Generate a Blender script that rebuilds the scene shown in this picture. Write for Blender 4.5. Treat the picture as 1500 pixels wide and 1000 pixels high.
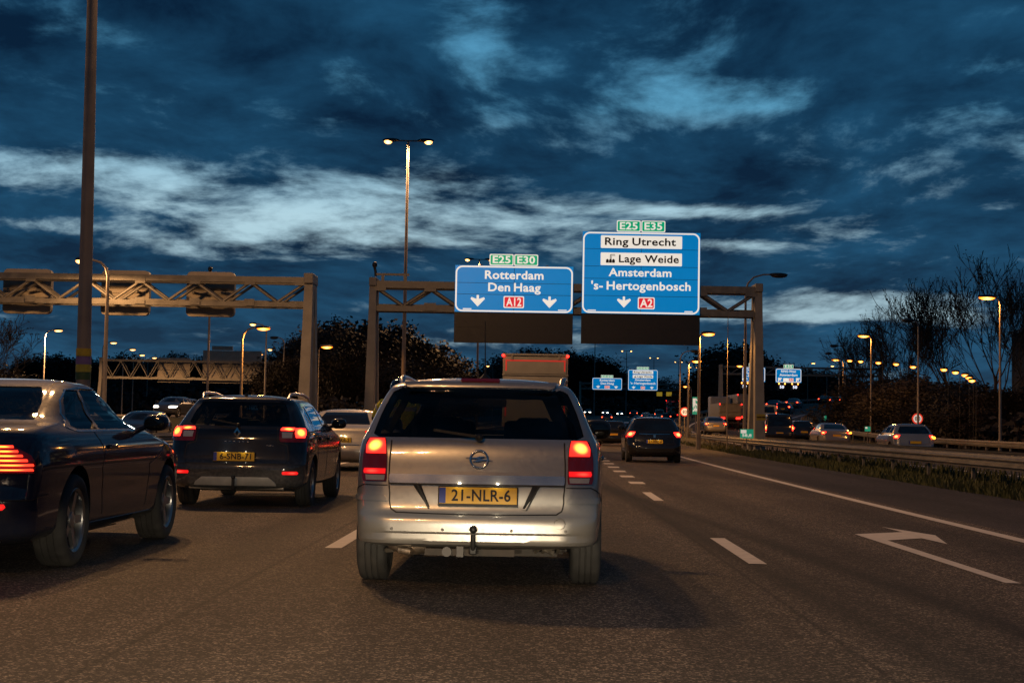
import bpy, bmesh, math, random
import numpy as np
from mathutils import Vector, Matrix
random.seed(7); np.random.seed(7)
PI = math.pi
SC = bpy.context.scene
COL = SC.collection
for o in list(bpy.data.objects): bpy.data.objects.remove(o)

# ------------------------------------------------------------------ camera
FPX, VX, VY, ROLL, CAMH = 2200.0, 776.0, 622.0, math.radians(1.0), 1.12
def _basis():
    dx, dy = VX-750, VY-500
    c, s = math.cos(ROLL), math.sin(ROLL)
    u0, v0 = c*dx+s*dy, -s*dx+c*dy
    yaw = math.atan2(u0, FPX); pit = math.atan2(v0, math.hypot(FPX, u0))
    fw = Vector((-math.sin(yaw)*math.cos(pit), math.cos(yaw)*math.cos(pit), math.sin(pit)))
    r0 = Vector((math.cos(yaw), math.sin(yaw), 0)); u_ = r0.cross(fw)
    return c*r0+s*u_, -s*r0+c*u_, fw
CR, CU, CF = _basis()
CAM = Vector((0, 0, CAMH))
cd = bpy.data.cameras.new('camera'); cam = bpy.data.objects.new('camera', cd); COL.objects.link(cam)
M = Matrix((CR, CU, -CF)).transposed().to_4x4(); M.translation = CAM
cam.matrix_world = M
cd.sensor_width = 36; cd.lens = FPX/1500*36; cd.clip_start = .05; cd.clip_end = 6000
SC.camera = cam
def ray(px, py): return CF + CR*((px-750)/FPX) - CU*((py-500)/FPX)
def gnd(px, py, z=0):
    d = ray(px, py); return CAM + d*((z-CAMH)/d.z)
def at(px, py, Y):
    d = ray(px, py); return CAM + d*(Y/d.y)

# ------------------------------------------------------------------ render settings
SC.render.engine = 'CYCLES'
SC.view_settings.view_transform = 'Standard'; SC.view_settings.look = 'None'
SC.view_settings.exposure = 0; SC.view_settings.gamma = 1
cy = SC.cycles
cy.use_denoising = True
try: cy.denoiser = 'OPENIMAGEDENOISE'; cy.denoising_input_passes = 'RGB_ALBEDO_NORMAL'
except Exception: pass
cy.use_light_tree = True; cy.max_bounces = 6; cy.diffuse_bounces = 2; cy.glossy_bounces = 3
cy.transmission_bounces = 6; cy.transparent_max_bounces = 10; cy.sample_clamp_indirect = 4
cy.caustics_reflective = False; cy.caustics_refractive = False

# ------------------------------------------------------------------ world: dusk sky with broken cloud deck
W = bpy.data.worlds.new('World'); SC.world = W; W.use_nodes = True
nt = W.node_tree; nt.nodes.clear()
def N(t, **kw):
    n = nt.nodes.new(t)
    for k, v in kw.items(): setattr(n, k, v)
    return n
def L(a, b): nt.links.new(a, b)
def math_(op, a, b=None, c=None, clamp=False):
    n = N('ShaderNodeMath', operation=op, use_clamp=clamp)
    for i, v in enumerate((a, b, c)):
        if v is None: continue
        if isinstance(v, (int, float)): n.inputs[i].default_value = v
        else: L(v, n.inputs[i])
    return n.outputs[0]
SUN_EL, SUN_ROT = math.radians(1.5), math.radians(-25)
tc = N('ShaderNodeTexCoord'); sep = N('ShaderNodeSeparateXYZ'); L(tc.outputs['Generated'], sep.inputs[0])
dx_, dy_, dz_ = sep.outputs
az = math_('ARCTAN2', dx_, dy_); el = math_('ARCSINE', dz_)
zz = math_('ADD', math_('MAXIMUM', dz_, 0.0), 0.13)
cu = math_('DIVIDE', dx_, zz); cv = math_('DIVIDE', dy_, zz)
cmb = N('ShaderNodeCombineXYZ'); L(cu, cmb.inputs[0]); L(math_('MULTIPLY', cv, .75), cmb.inputs[1]); cmb.inputs[2].default_value = 2.1
# domain warp, then two octave groups
nw = N('ShaderNodeTexNoise'); nw.inputs['Scale'].default_value = 1.1; nw.inputs['Detail'].default_value = 2; L(cmb.outputs[0], nw.inputs['Vector'])
vs = N('ShaderNodeVectorMath', operation='SUBTRACT'); L(nw.outputs['Color'], vs.inputs[0]); vs.inputs[1].default_value = (.5, .5, .5)
vm = N('ShaderNodeVectorMath', operation='MULTIPLY_ADD'); L(vs.outputs[0], vm.inputs[0]); vm.inputs[1].default_value = (.42, .42, .42); L(cmb.outputs[0], vm.inputs[2])
n1 = N('ShaderNodeTexNoise'); n1.inputs['Scale'].default_value = 1.9; n1.inputs['Detail'].default_value = 4; n1.inputs['Roughness'].default_value = .5; L(vm.outputs[0], n1.inputs['Vector'])
n2 = N('ShaderNodeTexNoise'); n2.inputs['Scale'].default_value = 6.4; n2.inputs['Detail'].default_value = 8; n2.inputs['Roughness'].default_value = .62; L(vm.outputs[0], n2.inputs['Vector'])
dens = math_('ADD', math_('MULTIPLY', n1.outputs['Fac'], .50), math_('MULTIPLY', n2.outputs['Fac'], .50))
# where the deck is thin (breaks in the clouds): az, el, width, height, amount
BREAKS = [(-.17, .150, .17, .022, .14), (-.13, .125, .14, .018, .14), (-.32, .163, .09, .010, .16), (.07, .212, .11, .022, .12), (.13, .222, .05, .018, .11), (-.040, .250, .030, .034, .15),
          (.10, .144, .08, .006, .20), (.20, .084, .12, .008, .21), (.215, .074, .11, .005, .21), (.31, .232, .03, .010, .13), (-.125, .225, .02, .02, .10), (.10, .275, .06, .02, .11), (-.34, .121, .06, .006, .15),
          (-.02, .170, .07, .02, .09), (.13, .121, .04, .004, .16), (-.11, .197, .06, .010, .12), (.26, .20, .05, .012, .06)]
thin = None
for a, e, sa, se, am in BREAKS:
    g = math_('ADD', math_('POWER', math_('ABSOLUTE', math_('DIVIDE', math_('SUBTRACT', az, a), sa)), 2.0), math_('POWER', math_('ABSOLUTE', math_('DIVIDE', math_('SUBTRACT', el, e), se)), 2.0))
    g = math_('MULTIPLY', math_('EXPONENT', math_('MULTIPLY', g, -1.0)), am)
    thin = g if thin is None else math_('ADD', thin, g)
dens = math_('SUBTRACT', dens, thin)
mr = N('ShaderNodeMapRange', interpolation_type='SMOOTHSTEP'); L(dens, mr.inputs[0])
mr.inputs[1].default_value = .20; mr.inputs[2].default_value = .455; mr.inputs[3].default_value = 0; mr.inputs[4].default_value = 1
cover = mr.outputs[0]
# clear sky behind the deck
sky = N('ShaderNodeTexSky', sky_type='NISHITA'); sky.sun_disc = False; sky.sun_elevation = SUN_EL; sky.sun_rotation = SUN_ROT
sky.air_density = 1.0; sky.dust_density = .3; sky.ozone_density = 5.0
SKY_STRENGTH = .075
skm = N('ShaderNodeVectorMath', operation='SCALE'); L(sky.outputs[0], skm.inputs[0]); skm.inputs['Scale'].default_value = SKY_STRENGTH
# gap colour: pale near the horizon, blue higher up
rg = N('ShaderNodeValToRGB'); L(math_('MULTIPLY', el, 2.0), rg.inputs[0])
e0 = rg.color_ramp.elements; e0[0].position = .0; e0[0].color = (.28, .38, .44, 1); e0[1].position = .27; e0[1].color = (.50, .74, .84, 1)
x_ = e0.new(.42); x_.color = (.13, .42, .64, 1); x_ = e0.new(.62); x_.color = (.05, .24, .44, 1); x_ = e0.new(1.0); x_.color = (.05, .14, .26, 1)
gap = N('ShaderNodeMix', data_type='RGBA', blend_type='MIX'); gap.inputs[0].default_value = .12; L(rg.outputs[0], gap.inputs[6]); L(skm.outputs[0], gap.inputs[7])
# cloud colour: navy, thicker = darker
n3 = N('ShaderNodeTexNoise'); n3.inputs['Scale'].default_value = 2.6; n3.inputs['Detail'].default_value = 7; L(vm.outputs[0], n3.inputs['Vector'])
rc_ = N('ShaderNodeValToRGB'); L(math_('ADD', math_('MULTIPLY', n3.outputs['Fac'], .6), math_('MULTIPLY', n2.outputs['Fac'], .4)), rc_.inputs[0]); e1 = rc_.color_ramp.elements
e1[0].position = .37; e1[0].color = (.011, .066, .140, 1); e1[1].position = .62; e1[1].color = (.0022, .013, .037, 1)
low = N('ShaderNodeMix', data_type='RGBA', blend_type='ADD'); L(math_('EXPONENT', math_('MULTIPLY', el, -14.0)), low.inputs[0])
L(rc_.outputs[0], low.inputs[6]); low.inputs[7].default_value = (.018, .042, .062, 1)
mx = N('ShaderNodeMix', data_type='RGBA', blend_type='MIX'); L(cover, mx.inputs[0]); L(gap.outputs[2], mx.inputs[6]); L(low.outputs[2], mx.inputs[7])
bg = N('ShaderNodeBackground'); L(mx.outputs[2], bg.inputs[0]); bg.inputs[1].default_value = 1.0
wo = N('ShaderNodeOutputWorld'); L(bg.outputs[0], wo.inputs[0])
W.cycles.sampling_method = 'AUTOMATIC'

# ------------------------------------------------------------------ the sun has set: only a trace of direct light
sd = bpy.data.lights.new('sun', 'SUN'); sd.energy = .02; sd.angle = math.radians(15); sd.color = (.8, .88, 1)
so = bpy.data.objects.new('sun', sd); COL.objects.link(so)
so.rotation_euler = (math.radians(84), 0, PI-SUN_ROT)

# ------------------------------------------------------------------ helpers
def tag(o, label=None, cat=None, group=None, kind=None):
    if label: o['label'] = label
    if cat: o['category'] = cat
    if group: o['group'] = group
    if kind: o['kind'] = kind
    return o
def empty(name, loc=(0, 0, 0), rz=0, label=None, cat=None, group=None):
    o = bpy.data.objects.new(name, None); COL.objects.link(o)
    o.location = loc; o.rotation_euler = (0, 0, rz); o.empty_display_size = .2
    return tag(o, label, cat, group)
def link(name, me, parent=None, loc=None):
    o = bpy.data.objects.new(name, me); COL.objects.link(o)
    if parent: o.parent = parent
    if loc is not None: o.location = loc
    return o
def copy_tree(o, parent=None):
    c = o.copy(); COL.objects.link(c); c.parent = parent
    for ch in o.children: copy_tree(ch, c)
    return c
class MB:
    def __init__(s): s.v = []; s.f = []; s.m = []; s.mi = 0
    def add(s, vs, fs, mi=None):
        b = len(s.v); s.v += [tuple(p) for p in vs]
        for f in fs: s.f.append(tuple(i+b for i in f)); s.m.append(s.mi if mi is None else mi)
        return s
    def box(s, c, d, rot=None, mi=None):
        hx, hy, hz = d[0]/2, d[1]/2, d[2]/2
        vs = [Vector((x, y, z)) for x in (-hx, hx) for y in (-hy, hy) for z in (-hz, hz)]
        if rot is not None: vs = [rot @ p for p in vs]
        c = Vector(c)
        return s.add([p+c for p in vs], [(0, 1, 3, 2), (4, 6, 7, 5), (0, 4, 5, 1), (2, 3, 7, 6), (0, 2, 6, 4), (1, 5, 7, 3)], mi)
    def rbox(s, c, d, r=.02, mi=None):
        # box with chamfered edges
        bm = bmesh.new(); bmesh.ops.create_cube(bm, size=1)
        for v in bm.verts: v.co = Vector((v.co.x*d[0], v.co.y*d[1], v.co.z*d[2]))
        bmesh.ops.bevel(bm, geom=bm.edges[:], offset=r, segments=3, affect='EDGES', profile=.6)
        bm.verts.index_update(); c = Vector(c)
        s.add([v.co+c for v in bm.verts], [[v.index for v in f.verts] for f in bm.faces], mi); bm.free(); return s
    def tube(s, pts, r, n=8, cap=True, mi=None):
        pts = [Vector(p) for p in pts]; rr = r if isinstance(r, (list, tuple)) else [r]*len(pts)
        vs = []; fs = []; up = None
        for i, p in enumerate(pts):
            t = (pts[min(i+1, len(pts)-1)] - pts[max(i-1, 0)]).normalized()
            if up is None:
                up = Vector((0, 0, 1)) if abs(t.z) < .9 else Vector((1, 0, 0))
            a = t.cross(up).normalized(); b = a.cross(t).normalized(); up = b
            for k in range(n):
                an = 2*PI*(k+.5)/n; vs.append(p + a*(math.cos(an)*rr[i]) + b*(math.sin(an)*rr[i]))
        for i in range(len(pts)-1):
            for k in range(n):
                k2 = (k+1) % n; fs.append((i*n+k, i*n+k2, (i+1)*n+k2, (i+1)*n+k))
        if cap: fs.append(tuple(range(n-1, -1, -1))); fs.append(tuple((len(pts)-1)*n+k for k in range(n)))
        return s.add(vs, fs, mi)
    def bar(s, a, b, w, h=None, mi=None):
        a, b = Vector(a), Vector(b); h = h or w; d = b-a; t = d.normalized()
        up = Vector((0, 0, 1)) if abs(t.z) < .95 else Vector((0, 1, 0))
        x = t.cross(up).normalized(); z = x.cross(t)
        return s.box((a+b)/2, (w, d.length, h), Matrix((x, t, z)).transposed(), mi)
    def lathe(s, prof, n=32, axis='x', c=(0, 0, 0), mi=None, closed=False):
        # prof: (radius, offset along axis)
        vs = []; fs = []; m = len(prof); c = Vector(c)
        for k in range(n):
            a = 2*PI*k/n; ca, sa = math.cos(a), math.sin(a)
            for r, h in prof:
                p = Vector((h, r*ca, r*sa)) if axis == 'x' else (Vector((r*ca, r*sa, h)) if axis == 'z' else Vector((r*ca, h, r*sa)))
                vs.append(p+c)
        for k in range(n):
            k2 = (k+1) % n
            for i in range(m-1 if not closed else m):
                i2 = (i+1) % m; fs.append((k*m+i, k*m+i2, k2*m+i2, k2*m+i))
        return s.add(vs, fs, mi)
    def ellipsoid(s, c, r, nu=14, nv=9, mi=None, power=1.0):
        c = Vector(c); vs = []; fs = []
        sp = lambda v: math.copysign(abs(v)**power, v)
        for j in range(nv+1):
            ph = PI*j/nv
            for i in range(nu):
                th = 2*PI*i/nu
                vs.append(c+Vector((r[0]*sp(math.sin(ph))*sp(math.cos(th)), r[1]*sp(math.sin(ph))*sp(math.sin(th)), r[2]*sp(math.cos(ph)))))
        for j in range(nv):
            for i in range(nu):
                i2 = (i+1) % nu; fs.append((j*nu+i, (j+1)*nu+i, (j+1)*nu+i2, j*nu+i2))
        return s.add(vs, fs, mi)
    def prism(s, poly, a, b, axis='y', mi=None):
        # poly of 2D points extruded along axis from a to b; (x,z) for axis y, (y,z) for x, (x,y) for z
        def P(p, h): return {'y': (p[0], h, p[1]), 'x': (h, p[0], p[1]), 'z': (p[0], p[1], h)}[axis]
        n = len(poly); vs = [P(p, a) for p in poly]+[P(p, b) for p in poly]
        fs = [tuple(range(n)), tuple(range(2*n-1, n-1, -1))]+[(i, n+i, n+(i+1) % n, (i+1) % n) for i in range(n)]
        return s.add(vs, fs, mi)
    def mesh(s, name, mats, smooth=None):
        me = bpy.data.meshes.new(name); me.from_pydata(s.v, [], s.f)
        for m in (mats if isinstance(mats, (list, tuple)) else [mats]): me.materials.append(m)
        me.polygons.foreach_set('material_index', s.m)
        bm = bmesh.new(); bm.from_mesh(me); bmesh.ops.remove_doubles(bm, verts=bm.verts, dist=1e-5)
        bmesh.ops.recalc_face_normals(bm, faces=bm.faces); bm.to_mesh(me); bm.free()
        if smooth: 
            me.polygons.foreach_set('use_smooth', [True]*len(me.polygons)); me.set_sharp_from_angle(angle=math.radians(smooth))
        me.update(); return me
    def build(s, name, mats, parent=None, smooth=None, loc=None):
        return link(name, s.mesh(name, mats, smooth), parent, loc)
def roundrect(x0, x1, z0, z1, r, n=6):
    pts = []
    for cx, cz, a0 in ((x1-r, z0+r, -90), (x1-r, z1-r, 0), (x0+r, z1-r, 90), (x0+r, z0+r, 180)):
        for k in range(n+1):
            a = math.radians(a0+90*k/n); pts.append((cx+r*math.cos(a), cz+r*math.sin(a)))
    return pts

# ------------------------------------------------------------------ materials
def mat(name, col, rough=.5, metal=0., coat=0., var=.18, scale=6., bump=0., bscale=60., emit=None, estr=0., spec=.5, sample=True, dirt_and_light=None):
    m = bpy.data.materials.new(name); m.use_nodes = True; t = m.node_tree; b = t.nodes['Principled BSDF']
    lk = t.links.new
    b.inputs['Roughness'].default_value = rough; b.inputs['Metallic'].default_value = metal
    b.inputs['Coat Weight'].default_value = coat; b.inputs['Coat Roughness'].default_value = .06
    b.inputs['Specular IOR Level'].default_value = spec
    tcn = t.nodes.new('ShaderNodeTexCoord')
    if var > 0:
        nz = t.nodes.new('ShaderNodeTexNoise'); nz.inputs['Scale'].default_value = scale; nz.inputs['Detail'].default_value = 6
        lk(tcn.outputs['Object'], nz.inputs['Vector'])
        r = t.nodes.new('ShaderNodeMapRange'); lk(nz.outputs['Fac'], r.inputs[0]); r.inputs[1].default_value = .3; r.inputs[2].default_value = .7
        r.inputs[3].default_value = 1-var; r.inputs[4].default_value = 1+var
        mm = t.nodes.new('ShaderNodeVectorMath'); mm.operation = 'SCALE'; mm.inputs[0].default_value = col[:3]; lk(r.outputs[0], mm.inputs['Scale'])
        out = mm.outputs[0]
        if dirt_and_light:   # road grime and, on the estate, painted headlight: rises from the lower edge, own colour; (z0, z1, colour)
            sp = t.nodes.new('ShaderNodeSeparateXYZ'); lk(tcn.outputs['Object'], sp.inputs[0])
            rr = t.nodes.new('ShaderNodeMapRange'); lk(sp.outputs[2], rr.inputs[0]); rr.inputs[1].default_value = dirt_and_light[0]; rr.inputs[2].default_value = dirt_and_light[1]; rr.inputs[3].default_value = .75; rr.inputs[4].default_value = 0
            mu = t.nodes.new('ShaderNodeMath'); mu.operation = 'MULTIPLY'; lk(rr.outputs[0], mu.inputs[0]); lk(nz.outputs['Fac'], mu.inputs[1])
            mixn = t.nodes.new('ShaderNodeMix'); mixn.data_type = 'RGBA'; lk(mu.outputs[0], mixn.inputs[0]); lk(out, mixn.inputs[6]); mixn.inputs[7].default_value = (*dirt_and_light[2], 1); out = mixn.outputs[2]
        lk(out, b.inputs['Base Color'])
        r2 = t.nodes.new('ShaderNodeMapRange'); lk(nz.outputs['Fac'], r2.inputs[0]); r2.inputs[3].default_value = max(.02, rough*.75); r2.inputs[4].default_value = min(1, rough*1.25); lk(r2.outputs[0], b.inputs['Roughness'])
    else: b.inputs['Base Color'].default_value = (*col[:3], 1)
    if bump > 0:
        nb = t.nodes.new('ShaderNodeTexNoise'); nb.inputs['Scale'].default_value = bscale; nb.inputs['Detail'].default_value = 4; lk(tcn.outputs['Object'], nb.inputs['Vector'])
        bp = t.nodes.new('ShaderNodeBump'); bp.inputs['Strength'].default_value = bump; bp.inputs['Distance'].default_value = .02; lk(nb.outputs['Fac'], bp.inputs['Height']); lk(bp.outputs[0], b.inputs['Normal'])
    if emit:
        b.inputs['Emission Color'].default_value = (*emit, 1); b.inputs['Emission Strength'].default_value = estr
    if not sample: m.cycles.emission_sampling = 'NONE'
    return m
def lamp_mat(name, col, core, edge, hot=(1, .5, .2), sample=False, mask=None):
    # a lit lens: brightest in the middle where the bulb is
    m = bpy.data.materials.new(name); m.use_nodes = True; t = m.node_tree; b = t.nodes['Principled BSDF']; lk = t.links.new
    b.inputs['Base Color'].default_value = (col[0]*.5, col[1]*.5, col[2]*.5, 1); b.inputs['Roughness'].default_value = .15
    tcn = t.nodes.new('ShaderNodeTexCoord'); vs = t.nodes.new('ShaderNodeVectorMath'); vs.operation = 'SUBTRACT'; lk(tcn.outputs['Generated'], vs.inputs[0]); vs.inputs[1].default_value = (.5, .5, .5)
    if mask:
        mk = t.nodes.new('ShaderNodeVectorMath'); mk.operation = 'MULTIPLY'; lk(vs.outputs[0], mk.inputs[0]); mk.inputs[1].default_value = mask; vs = mk
    ln = t.nodes.new('ShaderNodeVectorMath'); ln.operation = 'LENGTH'; lk(vs.outputs[0], ln.inputs[0])
    r = t.nodes.new('ShaderNodeMapRange'); r.interpolation_type = 'SMOOTHSTEP'; lk(ln.outputs['Value'], r.inputs[0]); r.inputs[1].default_value = .05; r.inputs[2].default_value = .62; r.inputs[3].default_value = core; r.inputs[4].default_value = edge
    r3 = t.nodes.new('ShaderNodeMapRange'); lk(ln.outputs['Value'], r3.inputs[0]); r3.inputs[1].default_value = .05; r3.inputs[2].default_value = .45; r3.inputs[3].default_value = 1; r3.inputs[4].default_value = 0
    mx_ = t.nodes.new('ShaderNodeMix'); mx_.data_type = 'RGBA'; lk(r3.outputs[0], mx_.inputs[0]); mx_.inputs[6].default_value = (*col, 1); mx_.inputs[7].default_value = (*hot, 1)
    lk(mx_.outputs[2], b.inputs['Emission Color']); lk(r.outputs[0], b.inputs['Emission Strength'])
    if not sample: m.cycles.emission_sampling = 'NONE'
    return m
def glass_mat(name, tint=(.3, .33, .33), rough=.02, ior=1.33):
    m = bpy.data.materials.new(name); m.use_nodes = True; t = m.node_tree; t.nodes.clear(); lk = t.links.new
    tr = t.nodes.new('ShaderNodeBsdfTransparent'); tr.inputs[0].default_value = (*tint, 1)
    gl = t.nodes.new('ShaderNodeBsdfGlossy'); gl.inputs['Roughness'].default_value = rough
    lw = t.nodes.new('ShaderNodeLayerWeight'); lw.inputs[0].default_value = .5
    pw = t.nodes.new('ShaderNodeMath'); pw.operation = 'POWER'; lk(lw.outputs['Facing'], pw.inputs[0]); pw.inputs[1].default_value = 4.5
    fr = t.nodes.new('ShaderNodeMath'); fr.operation = 'MULTIPLY_ADD'; lk(pw.outputs[0], fr.inputs[0]); fr.inputs[1].default_value = .85; fr.inputs[2].default_value = .035
    mi = t.nodes.new('ShaderNodeMixShader'); lk(fr.outputs[0], mi.inputs[0]); lk(tr.outputs[0], mi.inputs[1]); lk(gl.outputs[0], mi.inputs[2])
    ou = t.nodes.new('ShaderNodeOutputMaterial'); lk(mi.outputs[0], ou.inputs[0]); return m
MT = {}
MT['steel'] = mat('galvanised_steel', (.19, .175, .15), .55, .6, var=.25, scale=3, bump=.15)
MT['concrete'] = mat('painted_column', (.26, .235, .195), .75, 0, var=.2, scale=1.5, bump=.2, bscale=12)
MT['mast'] = mat('mast_steel', (.20, .17, .15), .6, .2, var=.2, scale=2)
MT['polegrey'] = mat('pole_grey', (.26, .22, .18), .55, .3, var=.2, scale=2)
MT['black'] = mat('black_plastic', (.012, .012, .012), .55, var=.2)
MT['trim'] = mat('dark_trim', (.02, .02, .021), .4, var=.2)
MT['chrome'] = mat('chrome', (.75, .75, .73), .12, 1, var=.05)
MT['rubber'] = mat('tyre_rubber', (.036, .034, .031), .8, var=.3, scale=10, bump=.2)
MT['alloy'] = mat('alloy_rim', (.36, .36, .36), .3, .9, var=.2)
MT['white'] = mat('white_paint', (.62, .57, .50), .7, var=.12, scale=9, bump=.2, bscale=80)
MT['under'] = mat('underbody', (.05, .042, .035), .7, .3, var=.5, scale=14)
MT['glass'] = glass_mat('tinted_glass', (.42, .43, .42))
MT['glass_dark'] = mat('dark_glass', (.006, .007, .008), .04, var=0, spec=.6)
MT['red_lens'] = mat('red_lens', (.22, .01, .012), .12, var=.1, coat=.5)
MT['clear_lens'] = mat('clear_lens', (.5, .5, .5), .1, var=.1, coat=.5)
MT['plate'] = mat('yellow_plate', (.80, .45, .015), .45, var=.06, scale=20)
MT['plate_blue'] = mat('plate_blue', (.015, .05, .35), .5, var=.05)
MT['ink'] = mat('black_ink', (.006, .006, .006), .6, var=0)
MT['brake'] = lamp_mat('brake_light_lit', (1, .02, .012), 11., 2.4, (1, .36, .035), sample=True)
MT['tail'] = lamp_mat('tail_light_lit', (1, .012, .012), 3., .9, (1, .06, .03), sample=True)
MT['tail_far'] = lamp_mat('far_tail_light', (1, .02, .012), 16., 5., (1, .30, .05))
MT['amber'] = lamp_mat('indicator_lit', (1, .30, .02), 12., 4., (1, .5, .1))
MT['head'] = lamp_mat('headlamp_lit', (1, .9, .75), 22., 8., (1, .95, .9))
MT['sodium'] = lamp_mat('sodium_lamp', (1, .20, .012), 9., 3.0, (1, .36, .06), mask=(1.1, 0, 0))
MT['warmlamp'] = lamp_mat('warm_lamp', (1, .40, .10), 7., 3.2, (1, .54, .15), mask=(1.1, 0, 0))
# ================================================================== SETTING
def smooth(t): t = max(0., min(1., t)); return t*t*(3-2*t)
def cx(Y): return Y*Y/4900. if Y > 0 else 0.          # the motorway bends gently to the right
def zm(Y): return 4.0*smooth((Y-90)/330.)             # and climbs a little far ahead
def road(Xrel, Y, dz=0.): return Vector((Xrel+cx(Y), Y, zm(Y)+dz))
def interp(tab, y):
    if y <= tab[0][0]: a, b = tab[0], tab[1]
    elif y >= tab[-1][0]: a, b = tab[-2], tab[-1]
    else:
        for a, b in zip(tab, tab[1:]):
            if a[0] <= y <= b[0]: break
    t = (y-a[0])/(b[0]-a[0]); return [p+(q-p)*t for p, q in zip(a[1:], b[1:])]
# slip road on the right, its right-hand edge: Y -> X, Z
def cat(tab, n=8):
    out = []
    for i in range(len(tab)-1):
        p0, p1, p2, p3 = [np.array(tab[max(0, min(len(tab)-1, i+k))], float) for k in (-1, 0, 1, 2)]
        for k in range(n):
            t = k/n; out.append(tuple(.5*((2*p1)+(-p0+p2)*t+(2*p0-5*p1+4*p2-p3)*t*t+(-p0+3*p1-3*p2+p3)*t**3)))
    out.append(tuple(tab[-1])); return out
RAMP = [(-20, 21.5, 0), (30, 21.7, 0), (70, 22.0, 0), (100, 22.2, .2), (130, 22.9, .85), (150, 25.5, 1.6), (172, 31.0, 2.6), (200, 40., 3.8), (235, 53., 5.2), (270, 68, 6.3), (310, 88, 7.4)]
RAMPS = cat(RAMP)
def ramp_frame(i):
    a, b = RAMPS[max(0, i-1)], RAMPS[min(len(RAMPS)-1, i+1)]
    d = Vector((b[1]-a[1], b[0]-a[0], 0)).normalized(); n = Vector((-d.y, d.x, 0))   # n points left
    return Vector((RAMPS[i][1], RAMPS[i][0], RAMPS[i][2])), d, n
def ramp_at(Y, left):
    i = min(range(len(RAMPS)), key=lambda k: abs(RAMPS[k][0]-Y)); p, d, n = ramp_frame(i); return p+n*left, d

def strip(name, rows, m, parent=None):
    b = MB(); nc = len(rows[0]); vs = [p for r in rows for p in r]
    fs = [(i*nc+j, i*nc+j+1, (i+1)*nc+j+1, (i+1)*nc+j) for i in range(len(rows)-1) for j in range(nc-1)]
    b.add(vs, fs); return b.build(name, m, parent)
YS = [-40+4*k for k in range(36)]+[104+12*k for k in range(42)]

def asphalt(name, base, streaks=(), grain=1.0):
    m = bpy.data.materials.new(name); m.use_nodes = True; t = m.node_tree; b = t.nodes['Principled BSDF']; lk = t.links.new
    tcn = t.nodes.new('ShaderNodeTexCoord'); ob = tcn.outputs['Object']
    def nz(sc, det=3, ro=.6):
        n = t.nodes.new('ShaderNodeTexNoise'); n.inputs['Scale'].default_value = sc; n.inputs['Detail'].default_value = det; n.inputs['Roughness'].default_value = ro; lk(ob, n.inputs['Vector']); return n.outputs['Fac']
    def mapr(v, a, b_, c, d):
        n = t.nodes.new('ShaderNodeMapRange'); lk(v, n.inputs[0])
        for i, q in enumerate((a, b_, c, d)): n.inputs[i+1].default_value = q
        return n.outputs[0]
    def mul(a, b_, op='MULTIPLY'):
        n = t.nodes.new('ShaderNodeMath'); n.operation = op
        for i, q in enumerate((a, b_)):
            if isinstance(q, (int, float)): n.inputs[i].default_value = q
            else: lk(q, n.inputs[i])
        return n.outputs[0]
    fine = nz(85, 2, .75); mid = nz(6, 4); big = nz(.35, 3)
    vo = t.nodes.new('ShaderNodeTexVoronoi'); vo.inputs['Scale'].default_value = 70; lk(ob, vo.inputs['Vector'])
    vc = t.nodes.new('ShaderNodeSeparateXYZ'); lk(vo.outputs['Color'], vc.inputs[0])
    chips = mapr(vc.outputs[0], .66, 1.0, .66, 5.0*grain)
    k = mul(mul(mapr(fine, .36, .64, .05, 2.0), chips), mul(mapr(mid, .3, .7, .8, 1.2), mapr(big, .3, .7, .82, 1.18)))
    sp = t.nodes.new('ShaderNodeSeparateXYZ'); lk(ob, sp.inputs[0])
    # wheel tracks polished a little lighter in each lane
    wv = t.nodes.new('ShaderNodeMath'); wv.operation = 'SINE'; lk(mul(mul(sp.outputs[0], 2*PI/1.75), .9, 'ADD'), wv.inputs[0])
    k = mul(k, mapr(wv.outputs[0], -1, 1, .76, 1.16))
    # long stains drawn out along the lanes, and darker repair patches
    mp = t.nodes.new('ShaderNodeMapping'); mp.inputs['Scale'].default_value = (1.6, .09, 1); lk(ob, mp.inputs['Vector'])
    st = t.nodes.new('ShaderNodeTexNoise'); st.inputs['Scale'].default_value = 1.0; st.inputs['Detail'].default_value = 5; lk(mp.outputs[0], st.inputs['Vector'])
    k = mul(k, mapr(st.outputs['Fac'], .35, .65, .66, 1.25))
    sp0 = nz(1.3, 2)
    k = mul(k, mapr(sp0, .62, .72, 1.0, .62))
    for (p, q, wd, amt) in streaks:      # dark bands along the given lines, fading out ahead
        sl = (q.x-p.x)/(q.y-p.y)
        c = mul(sp.outputs[0], mul(mul(sp.outputs[1], sl), p.x-p.y*sl, 'ADD'), 'SUBTRACT')
        c = mul(c, mul(mapr(mid, 0, 1, -.5, .5), wd*1.0), 'ADD')
        g = t.nodes.new('ShaderNodeMath'); g.operation = 'EXPONENT'; lk(mul(mul(mul(c, 1/wd), mul(c, 1/wd)), -1.0), g.inputs[0])
        y1 = mapr(sp.outputs[1], 28, 40, 1, 0)
        k = mul(k, mul(1.0, mul(mul(g.outputs[0], y1), amt), 'SUBTRACT'))
    sc = t.nodes.new('ShaderNodeVectorMath'); sc.operation = 'SCALE'; sc.inputs[0].default_value = base; lk(k, sc.inputs['Scale']); lk(sc.outputs[0], b.inputs['Base Color'])
    b.inputs['Roughness'].default_value = .78; b.inputs['Specular IOR Level'].default_value = .35
    bp = t.nodes.new('ShaderNodeBump'); bp.inputs['Strength'].default_value = .8; bp.inputs['Distance'].default_value = .012; lk(mul(fine, mul(vo.outputs['Distance'], .6), 'ADD'), bp.inputs['Height']); lk(bp.outputs[0], b.inputs['Normal'])
    return m
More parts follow.
